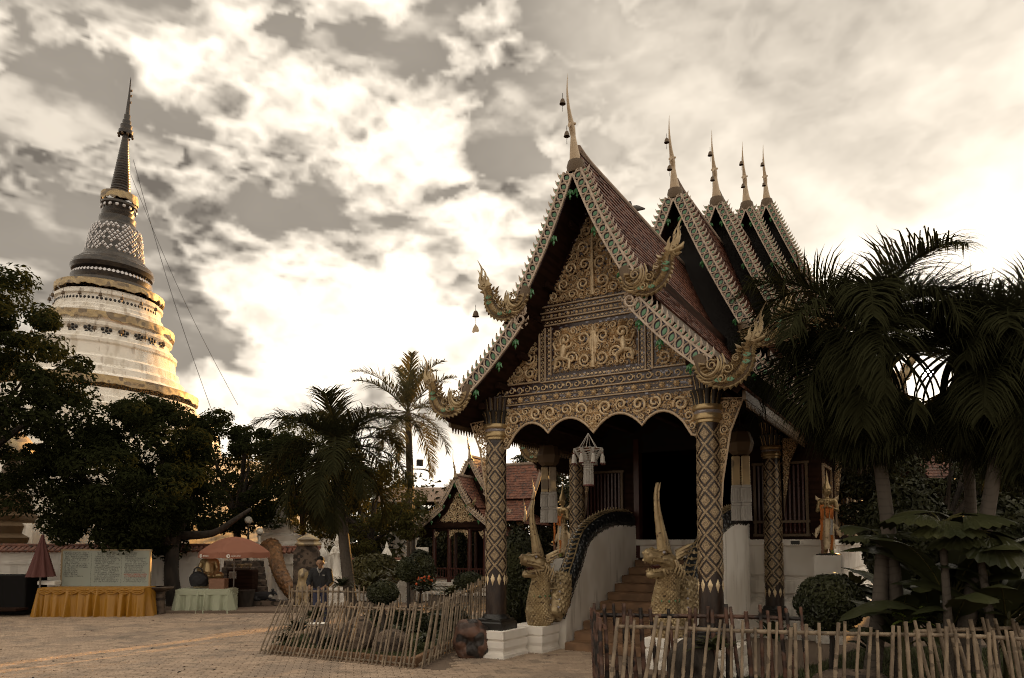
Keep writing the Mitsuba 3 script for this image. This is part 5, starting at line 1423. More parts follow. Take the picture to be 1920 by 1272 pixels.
# broad fan-leaved plants on the right
def fan_leaf(o, az, el, R, seed, spread=2.6, n=22):
    r = np.random.default_rng(seed)
    h = np.array([math.cos(az), math.sin(az), 0]); side = np.array([-h[1], h[0], 0]); z = np.array([0, 0, 1.0])
    fwd = h * math.cos(el) + z * math.sin(el); up = -h * math.sin(el) + z * math.cos(el)
    V, Fs = [], []
    for k in range(n + 1):
        a = -spread / 2 + spread * k / n
        lift = .03 * (k % 2)
        for j, q in enumerate((0.04, .35, .7, 1.0)):
            rr = R * q * (.86 + .14 * math.cos(a * 1.2)) * (1 - .05 * (k % 2) * (j == 3))
            V.append(np.asarray(o) + fwd * rr * math.cos(a) + side * rr * math.sin(a) + up * (lift * q - .30 * R * q * q * (.6 + abs(a) / spread)))
    for k in range(n):
        for j in range(3):
            Fs.append([k * 4 + j, k * 4 + j + 1, k * 4 + 5 + j, k * 4 + 4 + j])
    return np.array(V), quads(np.array(Fs))
def fan_plant(label, base, hub, leaves, seed, stem=.05):
    g = thing('fan_palm', label, 'plant')
    put(g, 'stem', tube(spline([base, (np.asarray(base) + hub) / 2 + (.03, 0, 0), hub], 8), np.linspace(stem * 1.2, stem * .8, 8), 8), 'palm_bark', True)
    for k, (az, el, ln, R) in enumerate(leaves):
        d = np.array([math.cos(az) * math.cos(el), math.sin(az) * math.cos(el), math.sin(el)])
        o = np.asarray(hub) + d * ln
        put(g, 'leaf_stalk', tube([hub, np.asarray(hub) + d * ln * .5 + (0, 0, .03), o], [.014, .011, .008], 5), 'leaf_olive')
        put(g, 'fan_leaf', fan_leaf(o, az, el - .5, R, seed + k), 'leaf_dark')
    return g
fan_plant('tall fan-leaved palm with broad pleated leaves at the right', (5.15, 8.9, 0), A(1765, 985, 8.9), [(3.3, .5, .25, .55), (5.5, .45, .25, .55), (.1, .5, .3, .6), (4.4, .25, .2, .5), (1.6, .7, .25, .5), (5.9, -.1, .25, .5)], 3)
fan_plant('second fan-leaved palm with hanging leaves at the right edge', (5.75, 8.9, 0), A(1830, 1005, 8.8), [(5.9, .2, .15, .5), (.4, .3, .2, .5), (4.9, -.1, .2, .5), (3.4, .2, .2, .45), (.0, -.4, .2, .5)], 13)
fan_plant('young fan-leaved palm in front of the hall plinth', (4.55, 9.6, 0), A(1655, 1015, 9.6), [(3.2, .5, .15, .42), (5.9, .5, .2, .42), (4.5, .5, .18, .4), (2.2, .8, .2, .4), (.6, .6, .2, .42)], 23, .10)

def broad_plant(label, base, n, L, seed, tilt=(.85, 1.4), wd=.15, stemh=.5, m='leaf_dark'):
    """Banana-like plant: long arching blades with a midrib, each blade its own piece."""
    g = thing('broad_leaf_plant', label, 'plant')
    r = np.random.default_rng(seed)
    base = np.asarray(base, float)
    put(g, 'stem', tube([base, base + (0, 0, stemh * .6), base + (.02, 0, stemh)], [.06, .05, .03], 8), 'leaf_olive', True)
    for k in range(n):
        az = k * 2.39996 + r.normal(0, .2); e0 = r.uniform(*tilt); l = L * r.uniform(.7, 1.15)
        h = np.array([math.cos(az), math.sin(az), 0]); side = np.array([-h[1], h[0], 0])
        s = np.linspace(0, 1, 13); a = e0 - 1.5 * s ** 1.6
        p = np.zeros((13, 3)); p[0] = base + (0, 0, stemh * r.uniform(.6, 1))
        for i in range(1, 13):
            p[i] = p[i - 1] + (h * math.cos(a[i - 1]) + ZZ * math.sin(a[i - 1])) * l / 12
        w = wd * np.sin(np.pi * np.clip((s - .16) / .84, 0, 1)) ** .55 * np.where(s > .15, 1, 0) + .006
        w = w * (1 + .10 * np.sin(s * 41 + seed)) 
        up = np.cross(np.gradient(p, axis=0), side); up /= np.linalg.norm(up, axis=1, keepdims=True)
        V = np.vstack([p - side * w[:, None] - up * (w * .35)[:, None], p, p + side * w[:, None] - up * (w * .35)[:, None]])
        i = np.arange(12)
        put(g, 'blade', (V, quads(np.vstack([np.stack([i, i + 1, i + 14, i + 13], 1), np.stack([i + 13, i + 14, i + 27, i + 26], 1)]))), m, True)
        put(g, 'midrib', tube(p - up * .006, np.linspace(.012, .003, 13), 5), 'leaf_olive', True)
    return g
for k, (px, py, Y, n, L, w, h_, lab) in enumerate((
        (1745, 1120, 9.9, 11, 1.4, .15, .7, 'tall broad-bladed plant in front of the palm trunks'), (1860, 1130, 9.3, 11, 1.4, .15, .7, 'broad-bladed plant at the right edge behind the fence'),
        (1690, 1090, 11.4, 10, 1.3, .14, .8, 'broad-bladed plant beside the round clipped bush'), (1800, 1100, 11.6, 10, 1.5, .15, .9, 'tallest broad-bladed plant below the sun'),
        (1630, 1110, 10.9, 9, .6, .08, .4, 'small broad-bladed plant right of the round bush'))):
    broad_plant(lab, (*A(px, py, Y)[:2], 0), n, L, 90 + k, wd=w, stemh=h_)

for k, (px, py, Y, n, L, w, h_, lab) in enumerate((
        (1690, 1120, 9.4, 10, .95, .15, .8, 'large dark broad-bladed plant before the left palm trunk'), (1785, 1120, 9.2, 13, 1.5, .23, 1.35, 'largest broad-bladed plant before the middle palm trunks'),
        (1885, 1120, 8.9, 12, 1.4, .22, 1.2, 'large broad-bladed plant before the right palm trunk'))):
    broad_plant(lab, (*A(px, py, Y)[:2], 0), n, L, 190 + k, tilt=(.5, 1.35), wd=w, stemh=h_)
lq = np.random.default_rng(31)
lp_ = np.stack([lq.uniform(-9, .8, 260), lq.uniform(9.3, 19, 260), np.full(260, .028)], 1)
lp_ = lp_[(lp_[:, 0] > -.75 * lp_[:, 1]) & ~((lp_[:, 0] > -4.3) & (lp_[:, 0] < -.6) & (lp_[:, 1] > 11.2 - .2 * (lp_[:, 0] + 1.5)) & (lp_[:, 1] < 16))]
scene['fallen_leaves'] = mikit.ply(leaf_mesh(lp_, np.tile([[0, 0, 1.0]], (len(lp_), 1)) + lq.normal(0, .25, (len(lp_), 3)), .055, 9, .5), 'stump_wood')
labels['fallen_leaves'] = {'label': 'small dry leaves scattered over the courtyard paving', 'category': 'leaves', 'kind': 'stuff'}
# ------------------------------------------------------------------ the chedi (it leans a little)
CZ = 36.0
cc = at(191, 740, CZ)
def chz(py): return at(200, py, CZ)[2]
def chr_(w): return w / F * CZ * .98
LEAN = roty(.052)
CM = M4((1, 0, 0), (0, 1, 0), (0, 0, 1), (cc[0], CZ, cc[2])) @ LEAN @ M4((1, 0, 0), (0, 1, 0), (0, 0, 1), (0, 0, -cc[2]))
def ch(m): return xf(m, CM)
chedi = thing('chedi', 'tall white and black chedi with gilded rings and a slender spire', 'chedi')
def prof(rows):
    return [(chr_(w), chz(py)) for w, py in rows]
put(chedi, 'lower_body', ch(lathe([(chr_(262), .0), (chr_(262), 3.4), (chr_(248), 3.5), (chr_(240), 5.2)] + prof([(214, 800), (205, 796), (205, 782), (190, 778), (188, 768), (172, 765), (170, 752)]), 64)), 'chedi_white', 30)
put(chedi, 'middle_body', ch(lathe(prof([(168, 742), (160, 735), (158, 728), (146, 722), (144, 712), (135, 706), (133, 694), (127, 690), (124, 670), (127, 667), (127, 661), (121, 659), (118, 652), (112, 650), (110, 641), (113, 639), (116, 636), (116, 632), (112, 629)]), 64)), 'chedi_white', 30)
put(chedi, 'upper_body', ch(lathe(prof([(112, 629), (110, 618), (103, 612), (101, 604), (97, 602), (96, 596), (92, 594), (90, 578), (94, 576), (94, 571), (90, 570), (88, 566)]), 64)), 'chedi_white', 30)
def torn_band(w, py0, py1, seed, n=160, out=4):
    a = np.arange(n) * 2 * np.pi / n
    q = np.stack([np.cos(a) * 2, np.sin(a) * 2, 0 * a], 1)
    drop = (meshkit.fbm(q * 5 + seed, 4, seed) - .35) * 1.5
    rows = []
    z0, z1 = chz(py0), chz(py1)
    for k, t in enumerate((0, 0, .25, .6, 1.0, 1.0)):
        r = chr_(w + (0 if k == 0 else out * (1 if k < 5 else .2)))
        r = r + (.10 * (meshkit.fbm(q * 7 + k * 3.3, 3, seed + k) - .5) if 0 < k < 5 else 0)
        z = z0 + (z1 - z0) * (t * (.72 + .5 * drop) if t else 0)
        rows.append(np.stack([r * np.cos(a), r * np.sin(a), z * np.ones(n)], 1))
    V = np.vstack(rows); m = len(rows)
    i, j = np.meshgrid(np.arange(m - 1), np.arange(n), indexing='ij')
    return V, quads(np.stack([i * n + j, (i + 1) * n + j, (i + 1) * n + (j + 1) % n, i * n + (j + 1) % n], -1))
put(chedi, 'gilded_ring', ch(torn_band(92, 551, 564, 3, out=3)), 'chedi_gold', 40)
put(chedi, 'gilded_ring', ch(torn_band(116, 613, 628, 5, out=3)), 'chedi_gold', 40)
put(chedi, 'gilded_ring', ch(torn_band(169, 731, 747, 8, out=3)), 'chedi_gold', 40)
put(chedi, 'black_base', ch(lathe(prof([(92, 550), (76, 549), (74, 540), (70, 538), (72, 530), (66, 527), (64, 522), (71, 519), (74, 512), (71, 503), (62, 498), (60, 494), (57, 492)]), 56)), 'chedi_black', 35)
put(chedi, 'bell', ch(lathe(prof([(57, 492), (53, 485), (50, 470), (47, 452), (45, 440), (42, 432), (36, 428), (33, 424), (33, 421)]), 56)), 'chedi_black', True)
mt = []
bp_ = np.array(prof([(53, 485), (50, 470), (47, 452), (45, 440), (42, 432)]))
sl_ = np.concatenate([[0], np.cumsum(np.linalg.norm(np.diff(bp_, axis=0), axis=1))])
q_ = np.random.default_rng(6)
for j in range(11):
    for i in range(34):
        if q_.random() < .22: continue
        s = (j + .5) / 11 * sl_[-1]; a = (i + .5 * (j % 2)) * 2 * np.pi / 34
        r, z = np.interp(s, sl_, bp_[:, 0]), np.interp(s, sl_, bp_[:, 1])
        hz, hw = sl_[-1] / 11 * .82, .082
        V = np.array([[r + .02, 0, z - hz], [r + .02, hw, z], [r - .0, 0, z + hz], [r + .02, -hw, z], [r + .05, 0, z]])
        mt.append(xf((V, np.array([[0, 1, 4], [1, 2, 4], [2, 3, 4], [3, 0, 4]])), rotz(a)))
put(chedi, 'mosaic_lozenges', ch(join(mt)), 'mirror_tile', kind='stuff')
put(chedi, 'mosaic_lozenges', ch(join([xf((np.array([[chr_(70) + .02, 0, chz(531)], [chr_(70) + .02, .09, chz(527)], [chr_(66) + .05, 0, chz(523)], [chr_(70) + .02, -.09, chz(527)]]), np.array([[0, 1, 2], [0, 2, 3]])), rotz(a)) for a in np.arange(60) * 2 * np.pi / 60])), 'mirror_tile', kind='stuff')
put(chedi, 'harmika', ch(lathe(prof([(33, 421), (33, 412), (28, 410), (30, 402), (27, 400), (29, 392), (33, 389), (33, 385)]), 16)), 'chedi_black', 30)
put(chedi, 'harmika_mosaic', ch(join([xf(ball((chr_(31), 0, chz(z)), (.05, .09, .09), 6), rotz(a)) for a in np.arange(16) * 2 * np.pi / 16 for z in (419, 394)])), 'mirror_tile', kind='stuff')
put(chedi, 'gilded_collar', ch(torn_band(30, 368, 385, 12, 60, 3)), 'chedi_gold', 40)
cone = []
for k in range(22):
    t = k / 22; w = 19 * (1 - t) + 6 * t; y = 368 - 106 * t
    cone += [(w, y), (w * 1.02, y - 2.6), (w * .90, y - 3.4)]
put(chedi, 'spire', ch(lathe(prof(cone + [(6, 262), (5, 250), (1, 246)]), 20)), 'chedi_black', 30)
put(chedi, 'gilded_tiers', ch(lathe(prof([(13, 252), (13.5, 246), (10.5, 243), (11, 236), (8, 234), (8, 227), (6, 225), (6, 216), (4, 214), (3.4, 200), (2.2, 185), (1.6, 168), (1.0, 150), (.2, 144)]), 16)), 'chedi_black', 30)
put(chedi, 'spire_flags', ch(join([box((chr_(2.5), 0, chz(y)), (.16, .02, .12)) for y in (192, 180, 170)] + [ball((chr_(13) * math.cos(a), chr_(13) * math.sin(a), chz(255)), .07, 6) for a in np.arange(8) * .785])), 'umber')
for k in range(40):                                                   # dark studs on the upper white band
    a = -math.pi / 2 - 1.55 + 3.1 * k / 39
    put(chedi, 'stud', ch(xf(ball((chr_(90), 0, chz(585)), (.05, .075, .09), 6), rotz(a))), 'lacquer_black')
for k in range(13):                                                   # five-petalled dark flowers
    a = -math.pi / 2 - 1.5 + 3.0 * k / 12
    p_ = [(0, 0)] + [(.17 * math.cos(q), .17 * math.sin(q)) for q in np.arange(5) * 1.2566 + .3]
    put(chedi, 'flower_motif', ch(join([xf(ball((chr_(112), x, chz(645) + y), (.05, .085, .085), 6), rotz(a)) for x, y in p_])), 'lacquer_black')
for w, y in ((94, 574), (117, 638)):                                  # small bells under the gilded rings
    for k in range(9):
        a = -math.pi / 2 - 1.4 + 2.8 * k / 8
        b = xf(join([lathe([(.002, .16), (.06, .14), (.08, .02), (.10, 0)], 8), tube([(0, 0, .16), (0, 0, .3)], .012, 4), tube([(0, 0, 0), (0, 0, -.12)], .02, 4)]), M4((1, 0, 0), (0, 1, 0), (0, 0, 1), (0, 0, 0)))
        put(chedi, 'small_bell', ch(xf(mv(b, (chr_(w + 6), 0, chz(y) - .25)), rotz(a))), 'umber')
# stepped white base with redented corners
def redent(h, k, st):
    P = []
    for q in range(4):
        c, s = math.cos(q * math.pi / 2), math.sin(q * math.pi / 2)
        pts = [(h, -(h - k * st)), (h, h - k * st)]
        for i in range(k):
            pts += [(h - (i + 1) * st, h - (k - i) * st), (h - (i + 1) * st, h - (k - i - 1) * st)]
        P += [(x * c - y * s, x * s + y * c) for x, y in pts[1:]]
    return Polygon(P).buffer(0)
BX, BY = -18.4, 34.5
for i, (h, z0, z1, st) in enumerate(((8.6, 0, 2.55, .85), (8.0, 2.55, 3.35, .85), (7.3, 3.35, 4.4, .8), (6.6, 4.4, 5.6, .75))):
    put(chedi, 'base_tier', xf(plate(redent(h, 4, st), z1 - z0, .05), rotz(-.30, (BX, BY, z0))), 'chedi_white')
for k, (p0, p1) in enumerate((((246, 330), (446, 760)), ((250, 300), (395, 765)))):
    a, b = at(*p0, CZ), at(*p1, 33.0)
    s = np.linspace(0, 1, 12)[:, None]
    solo('guy_wire', tube(a + (b - a) * s - np.array([0, 0, 1]) * np.sin(np.pi * s) * .5, .012, 4), 'iron', ['longer thin wire running from the spire down to the right', 'shorter thin wire close beside the chedi spire'][k], 'wire')

# ------------------------------------------------------------------ boundary wall with tiled coping, gates, stair of the chedi
wl = thing('boundary_wall', 'white courtyard wall with red tiled coping in front of the chedi', 'wall')
WY = 23.2
def wallrun(x0, x1, y0, y1, h):
    L = math.hypot(x1 - x0, y1 - y0); a = math.atan2(y1 - y0, x1 - x0)
    R = rotz(a, (x0, y0, 0))
    put(wl, 'masonry', xf(box((L / 2, 0, h / 2), (L, .3, h)), R), 'white_plaster')
    put(wl, 'moulding', xf(box((L / 2, -.17, h * .80), (L, .06, .07)), R), 'white_plaster')
    rows = []
    for k in range(int(L / .15)):
        for s in (-1, 1):
            rows.append(xf(tube([(0, 0, 0), (0, -.36, -.15)], .065, 7, flat=(.5, 1)), M4((s, 0, 0), (0, s, 0), (0, 0, 1), (.08 + k * .15, 0, h + .17))))
    put(wl, 'coping_tiles', xf(join(rows), R), 'red_tile', kind='stuff')
    put(wl, 'coping_ridge', xf(tube([(0, 0, h + .19), (L, 0, h + .19)], .06, 8), R), 'red_tile', 40)
wallrun(-19.0, -8.9, 21.9, 22.9, 1.62)
wallrun(-7.6, -6.2, 24.2, 24.4, 1.55)
wallrun(-5.6, -3.6, 24.6, 24.95, 1.15)
for k, px in enumerate((118, 605, 725)):
    c = A(px, 1040, 23.0 if px < 200 else 24.0)
    solo('lotus_finial', mv(lathe([(.16, -.5), (.18, -.28), (.10, -.24), (.15, -.12), (.17, 0), (.10, .14), (.05, .22), (.06, .26), (.002, .42)], 12), (c[0], c[1] - .0, c[2])), 'white_clean', ['white lotus-bud finial on the wall behind the notice board', 'white lotus-bud finial on the wall above the man in black', 'white lotus-bud finial on the wall left of the clipped shrub'][k], 'finial', smooth=40)
solo('wall_block', (moulded(1.1, .5, 0, 1.35)[0] + np.array([*A(735, 1060, 23.4)[:2], 0]), moulded(1.1, .5, 0, 1.35)[1]), 'white_plaster', 'white moulded wall block behind the left bed', 'wall')
solo('gate_pillar', (moulded(.36, .36, 0, 1.75)[0] + np.array([*A(792, 1050, 24.5)[:2], 0]), moulded(.36, .36, 0, 1.75)[1]), 'white_plaster', 'white square pillar left of the small pavilion', 'pillar')
st = thing('stone_stele', 'arched grey stone stele with a gilded lion-like guardian in front', 'stele')
c = A(577, 1060, 21.5)
put(st, 'slab', xf(plate([(-.34, -1.2), (.34, -1.2), (.36, .35), (.24, .58), (-.24, .58), (-.36, .35)], .25, .03), M4((1, 0, 0), (0, 0, 1), (0, -1, 0), c)), 'stone')
put(st, 'cap', mv(lathe([(.36, .56), (.4, .6), (.3, .68), (.34, .74), (.2, .82), (.05, .9)], 10), c), 'chedi_gold', 30)
put(st, 'guardian', join([mv(body([((0, -.38, -.75), .2, (0, -.40, -.45), .17), ((0, -.42, -.42), .15, (0, -.46, -.22), .15), ((-.12, -.5, -1.1), .07, (-.12, -.45, -.6), .08), ((.12, -.5, -1.1), .07, (.12, -.45, -.6), .08), ((0, -.5, -.25), .10, (0, -.6, -.28), .07)], .05, 5), c)]), 'chedi_gold', True)
dk = thing('mirror_stupa', 'low dark tiered stupa behind the wall at the far left', 'stupa')
c = A(22, 960, 25.5)
put(dk, 'body', mv(lathe([(1.5, -2.3), (1.5, -1.4), (1.25, -1.3), (1.35, -1.1), (1.0, -.95), (1.1, -.7), (.80, -.55), (.92, -.35), (.62, -.2), (.75, 0), (.55, .1), (.62, .3), (.4, .5), (.35, 1.2), (.1, 2)], 18), (c[0], c[1], c[2] + .2)), 'umber', 30)
put(dk, 'gilded_top', mv(lathe([(.8, 1.55), (.95, 1.7), (.92, 2.0), (.7, 2.3), (.3, 2.6)], 18), (c[0] - .35, c[1], c[2] + .3)), 'chedi_gold', 40)
dk = thing('mirror_stupa', 'small tiered stupa above the wall coping between lamp and stele', 'stupa')
c = A(525, 1010, 26.5)
put(dk, 'body', mv(lathe([(.9, -2), (.9, -.2), (.75, -.1), (.8, .1), (.55, .2), (.62, .4), (.4, .5), (.45, .62), (.2, .8), (.05, 1.5)], 12), c), 'white_plaster', 30)
# chedi stair with its brown naga
cs = thing('chedi_stair', 'white stair cheek with dark steps and a brown scaled naga balustrade', 'stair')
c0 = A(545, 1116, 22.0); c1 = A(498, 1040, 24.3)
nb = spline([c1 + (.0, .1, .2), c1 + (.30, -.2, .25), A(520, 1060, 23.2), A(533, 1090, 22.4), A(548, 1112, 21.9)], 16)
put(cs, 'naga_body', tube(nb, np.linspace(.26, .20, 16), 12), 'naga_brown', True)
put(cs, 'naga_scales', surf_leaves(nb, np.linspace(.25, .19, 16), 12, .17, .12, .03, range(0, 16), (0, 2 * math.pi)), 'naga_brown', kind='stuff')
ck = Polygon([(0, 0), (2.9, 0), (2.9, 1.9), (2.5, 1.85), (1.3, .95), (0, .05)])
put(cs, 'cheek', xf(plate(ck, .25), M4((-.42, .907, 0), (0, 0, 1), (.907, .42, 0), (c0[0] - .28, c0[1] - .1, 0))), 'white_plaster')
for i in range(7):
    put(cs, 'step', xf(cbox((-.75, .3 * i + .4, .1 + .19 * i), (1.4, .34, .19), .015), rotz(.433, (c0[0] - .45, c0[1] - .2, 0))), 'stone')

# ------------------------------------------------------------------ stalls on the left
def skirt_table(name, label, c, w, dep, h, cloth, yaw, swags=0, seed=0, top=None):
    g = thing(name, label, 'table')
    R = rotz(yaw, (c[0], c[1], 0))
    put(g, 'top', xf(cbox((0, 0, h), (w, dep, .03), .008), R), top or cloth)
    per = [(-w / 2, dep / 2), (-w / 2, -dep / 2), (w / 2, -dep / 2), (w / 2, dep / 2)]
    P = np.array(per); sl = np.concatenate([[0], np.cumsum(np.linalg.norm(np.diff(P, axis=0), axis=1))])
    def f_(u, v):
        s = u * sl[-1]
        x, y = np.interp(s, sl, P[:, 0]), np.interp(s, sl, P[:, 1])
        nx = np.where(s < sl[1], -1, np.where(s > sl[2], 1, 0)); ny = np.where((s >= sl[1]) & (s <= sl[2]), -1, 0)
        ph = s * 24 + 1.2 * np.sin(s * 6.3 + seed) + seed
        amp = (.016 + .058 * v) * (1 + .5 * np.sin(s * 9 + 2))
        o = amp * (np.sin(ph) + .35 * np.sin(2.3 * ph + 1)) + .02 + .05 * v
        z = h - (h - .015) * v + .0 * s
        return np.stack([x + nx * o, y + ny * o, z], -1)
    put(g, 'skirt', xf(grid(f_, 260, 8), R), cloth, True)
    if swags:
        sw = []
        for k in range(swags):
            x0, x1 = -w / 2 + w * k / swags, -w / 2 + w * (k + 1) / swags
            for j in range(3):
                t = np.linspace(0, 1, 9)
                sw.append(tube(np.stack([x0 + (x1 - x0) * t, -dep / 2 - .05 + 0 * t, h - .02 - .03 * j - (.03 + .02 * j) * np.sin(np.pi * t)], 1), .022, 6))
        put(g, 'swags', xf(join(sw), R), cloth, True)
    else:
        put(g, 'valance', xf(join([box((0, -dep / 2 - .04, h - .07), (w + .06, .02, .14)), box((w / 2 + .03, 0, h - .07), (.02, dep, .14)), box((-w / 2 - .03, 0, h - .07), (.02, dep, .14))]), R), cloth)
    return g
c = A(183, 1150, 19.4)
skirt_table('offering_table', 'table with gathered golden-yellow satin skirt below the notice board', c, 2.66, .6, .74, 'yellow_satin', .03, 8, 1)
nbd = thing('notice_board', 'large pale green notice board with columns of writing behind the yellow table', 'notice board')
c = A(199, 1067, 19.75)
BR = M4((1, .03, 0), (0, 0, 1), (.03, -1, 0), c)
put(nbd, 'panel', xf(box((0, 0, 0), (2.26, .98, .05)), BR), 'board_paint')
put(nbd, 'frame', xf(join([box((0, s * .50, 0), (2.34, .035, .07)) for s in (-1, 1)] + [box((s * 1.15, 0, 0), (.035, 1.02, .07)) for s in (-1, 1)]), BR), 'cane')
put(nbd, 'lower_cloth', xf(box((0, -.57, .0), (2.3, .10, .05)), BR), 'yellow_satin')
rr_ = np.random.default_rng(12)
tx, tr = [], []
GL = [plate([(0, 0), (.012, 0), (.012, .026), (.03, .026), (.03, .034), (0, .034)], .002), plate([(0, 0), (.024, 0), (.024, .03), (.016, .03), (.016, .008), (.008, .008), (.008, .034), (0, .034)], .002), plate([(0, .0), (.006, 0), (.022, .03), (.028, .01), (.032, .012), (.024, .04), (.016, .04)], .002), plate(Point(.012, .016).buffer(.015, 6).difference(Point(.012, .016).buffer(.008, 6)).buffer(0).difference(Polygon([(.012, -.01), (.04, -.01), (.04, .01)])), .002)]
for cx, w in ((-1.08, .62), (-.30, .66), (.48, .58)):
    for k in range(17):
        y = .40 - k * .047
        if (cx < -.9 and k > 13) or (-.4 < cx < 0 and 5 < k < 9 and False):
            continue
        x = cx + (.02 if k % 4 else 0)
        end = cx + w * rr_.choice([.55, .8, 1, 1, .95])
        while x < end:
            if rr_.random() < .13:
                x += .03
                continue
            m = mv(GL[rr_.integers(4)], (x, y, .027))
            (tr if cx > .3 and 11 < k < 14 else tx).append(m)
            x += rr_.uniform(.026, .036)
put(nbd, 'writing', xf(join(tx), BR), 'board_ink', kind='stuff')
put(nbd, 'red_writing', xf(join(tr), BR), 'red_ink', kind='stuff')
put(nbd, 'column_rules', xf(join([box((x, -.02, .027), (.006, .86, .003)) for x in (-.38, .41)]), BR), 'board_ink')
for s in (-1, 1):
    put(nbd, 'leg', xf(box((s * 1.05, -.98, -.02), (.05, 1.0, .05)), BR), 'dark_wood')
fu = thing('furled_parasol', 'furled dark red parasol standing left of the notice board', 'parasol')
c = A(72, 1150, 19.3)
put(fu, 'pole', tube([(c[0], c[1], 0), (c[0] + .02, c[1], 2.15)], .022, 8), 'pole_metal')
put(fu, 'canopy', (lambda u: (u[0] + np.array([c[0], c[1], 0]), u[1]))(grid(lambda u, v: np.stack([(.03 + .27 * v ** 1.1 + .055 * v * np.cos(u * 2 * np.pi * 8)) * np.cos(u * 2 * np.pi) + .02, (.03 + .27 * v ** 1.1 + .055 * v * np.cos(u * 2 * np.pi * 8)) * np.sin(u * 2 * np.pi), 2.1 - 1.08 * v], -1), 64, 8)), 'dull_red_cloth', True)
sd = thing('dark_kiosk', 'black boarded kiosk at the left edge', 'kiosk')
c = A(10, 1100, 19.6)
put(sd, 'counter', xf(cbox((0, 0, .52), (2.2, .9, 1.0), .02), rotz(0, (c[0] - .4, c[1] + .2, .03))), 'matt_black')
put(sd, 'post', tube([(c[0] - .1, c[1] - .3, 0), (c[0] - .1, c[1] - .3, 1.45)], .03, 8), 'iron')
put(sd, 'shelf', xf(cbox((0, 0, .2), (2.3, .5, .06), .01), rotz(0, (c[0] - .4, c[1] - .42, 0))), 'dark_wood')
solo('stone_basin', mv(lathe([(.12, 0), (.12, .6), (.3, .68), (.34, .72), (.3, .74)], 12), (*A(300, 1140, 19.8)[:2], 0)), 'stone', 'grey stone pedestal basin right of the yellow table', 'basin', smooth=40)
solo('white_box', cbox((*A(92, 1104, 19.5)[:2], .86), (.45, .3, .1), .01), 'white_clean', 'white box lying beside the furled parasol', 'box')
c = A(388, 1145, 20.4)
skirt_table('mint_table', 'small table with pale mint pleated skirt under the red parasol', c, 1.38, .62, .64, 'mint_cloth', .05, 0, 5)
bg = thing('black_bag', 'bulging black bag on the left end of the mint table', 'bag')
put(bg, 'sack', (lambda m: (m[0] + np.array([*A(372, 1100, 20.3)[:2], .86]), m[1]))(rock((0, 0, 0), (.24, .2, .26), 4)), 'black_cloth', True)
put(bg, 'handle', tube(spline([A(362, 1078, 20.2), A(366, 1066, 20.2), A(376, 1066, 20.2), A(382, 1078, 20.2)], 10), .02, 6), 'black_cloth', True)
solo('paper_box', cbox((*A(410, 1100, 20.3)[:2], .79), (.42, .3, .27), .008), 'clay', 'pinkish cardboard box on the mint table in front of the golden Buddha', 'box')
# seated golden Buddha behind the table
bd = thing('golden_buddha', 'seated golden Buddha image under the red parasol', 'statue')
c = A(392, 1088, 21.2)
bz = 1.05
X = M4((1, 0, 0), (0, 1, 0), (0, 0, 1), (c[0], c[1], .90))
put(bd, 'body', xf(body([((0, 0, .18), .20, (0, 0, .42), .17), ((0, 0, .44), .15, (-.17, 0, .46), .09), ((0, 0, .44), .15, (.17, 0, .46), .09), ((0, 0, .52), .07, (0, 0, .60), .06), ((0, 0, .66), .10, (0, -.01, .73), .095),
                          ((-.20, 0, .45), .075, (-.27, -.06, .24), .06), ((.20, 0, .45), .075, (.27, -.06, .24), .06), ((-.27, -.06, .24), .055, (-.05, -.22, .16), .04), ((.27, -.06, .24), .055, (.22, -.24, .06), .04),
                          ((-.12, 0, .10), .13, (-.36, -.12, .08), .10), ((.12, 0, .10), .13, (.36, -.12, .08), .10), ((-.36, -.12, .08), .09, (.12, -.26, .07), .06), ((.36, -.12, .08), .09, (-.12, -.24, .06), .06)], .035, 6), X), 'gold_bright', True)
put(bd, 'hair_topknot', xf(join([ball((0, .01, .74), (.10, .10, .09), 10), ball((0, 0, .85), .045, 8), lathe([(.025, .87), (.02, .93), (.001, 1.0)], 8)]), X), 'gold_bright', True)
put(bd, 'face', xf(join([tube([(0, -.10, .73), (0, -.125, .68), (0, -.10, .67)], [.008, .018, .008], 6), tube([(-.03, -.095, .64), (.03, -.095, .64)], .009, 5)] + [ball((s * .04, -.093, .71), (.018, .01, .01), 6) for s in (-1, 1)] + [ball((s * .10, 0, .68), (.015, .03, .06), 6) for s in (-1, 1)]), X), 'gold_bright', True)
put(bd, 'lotus_seat', xf(lathe([(.40, -.90), (.42, -.15), (.5, -.1), (.46, -.02), (.38, 0), (.001, .01)], 16), X), 'chedi_gold', 40)
# red parasol
pr = thing('red_parasol', 'open red parasol with white lettering over the mint table', 'parasol')
c = A(440, 1020, 20.8)
PX, PYY, PT = c[0], c[1], at(440, 1007, 20.8)[2]
put(pr, 'pole', tube([(PX, PYY, 0), (PX, PYY, PT)], .02, 8), 'pole_metal')
def can(u, v):
    a = u * 2 * np.pi
    k = 8 * u - np.floor(8 * u)
    r = (.98 * v) * (1 - .060 * np.sin(np.pi * k) ** 1.0 * v)
    return np.stack([PX + r * np.cos(a), PYY + r * np.sin(a), PT - .42 * v ** 1.9 - .02 * np.sin(np.pi * k) * v], -1)
put(pr, 'canopy', grid(can, 64, 9), 'parasol_cloth', True)
def val(u, v):
    p = can(u, np.ones_like(u))
    return p + np.stack([0 * u, 0 * u, -.15 * v], -1) + np.stack([(p[..., 0] - PX) * .02 * v, (p[..., 1] - PYY) * .02 * v, 0 * u], -1)
put(pr, 'valance', grid(val, 64, 2), 'parasol_cloth', True)
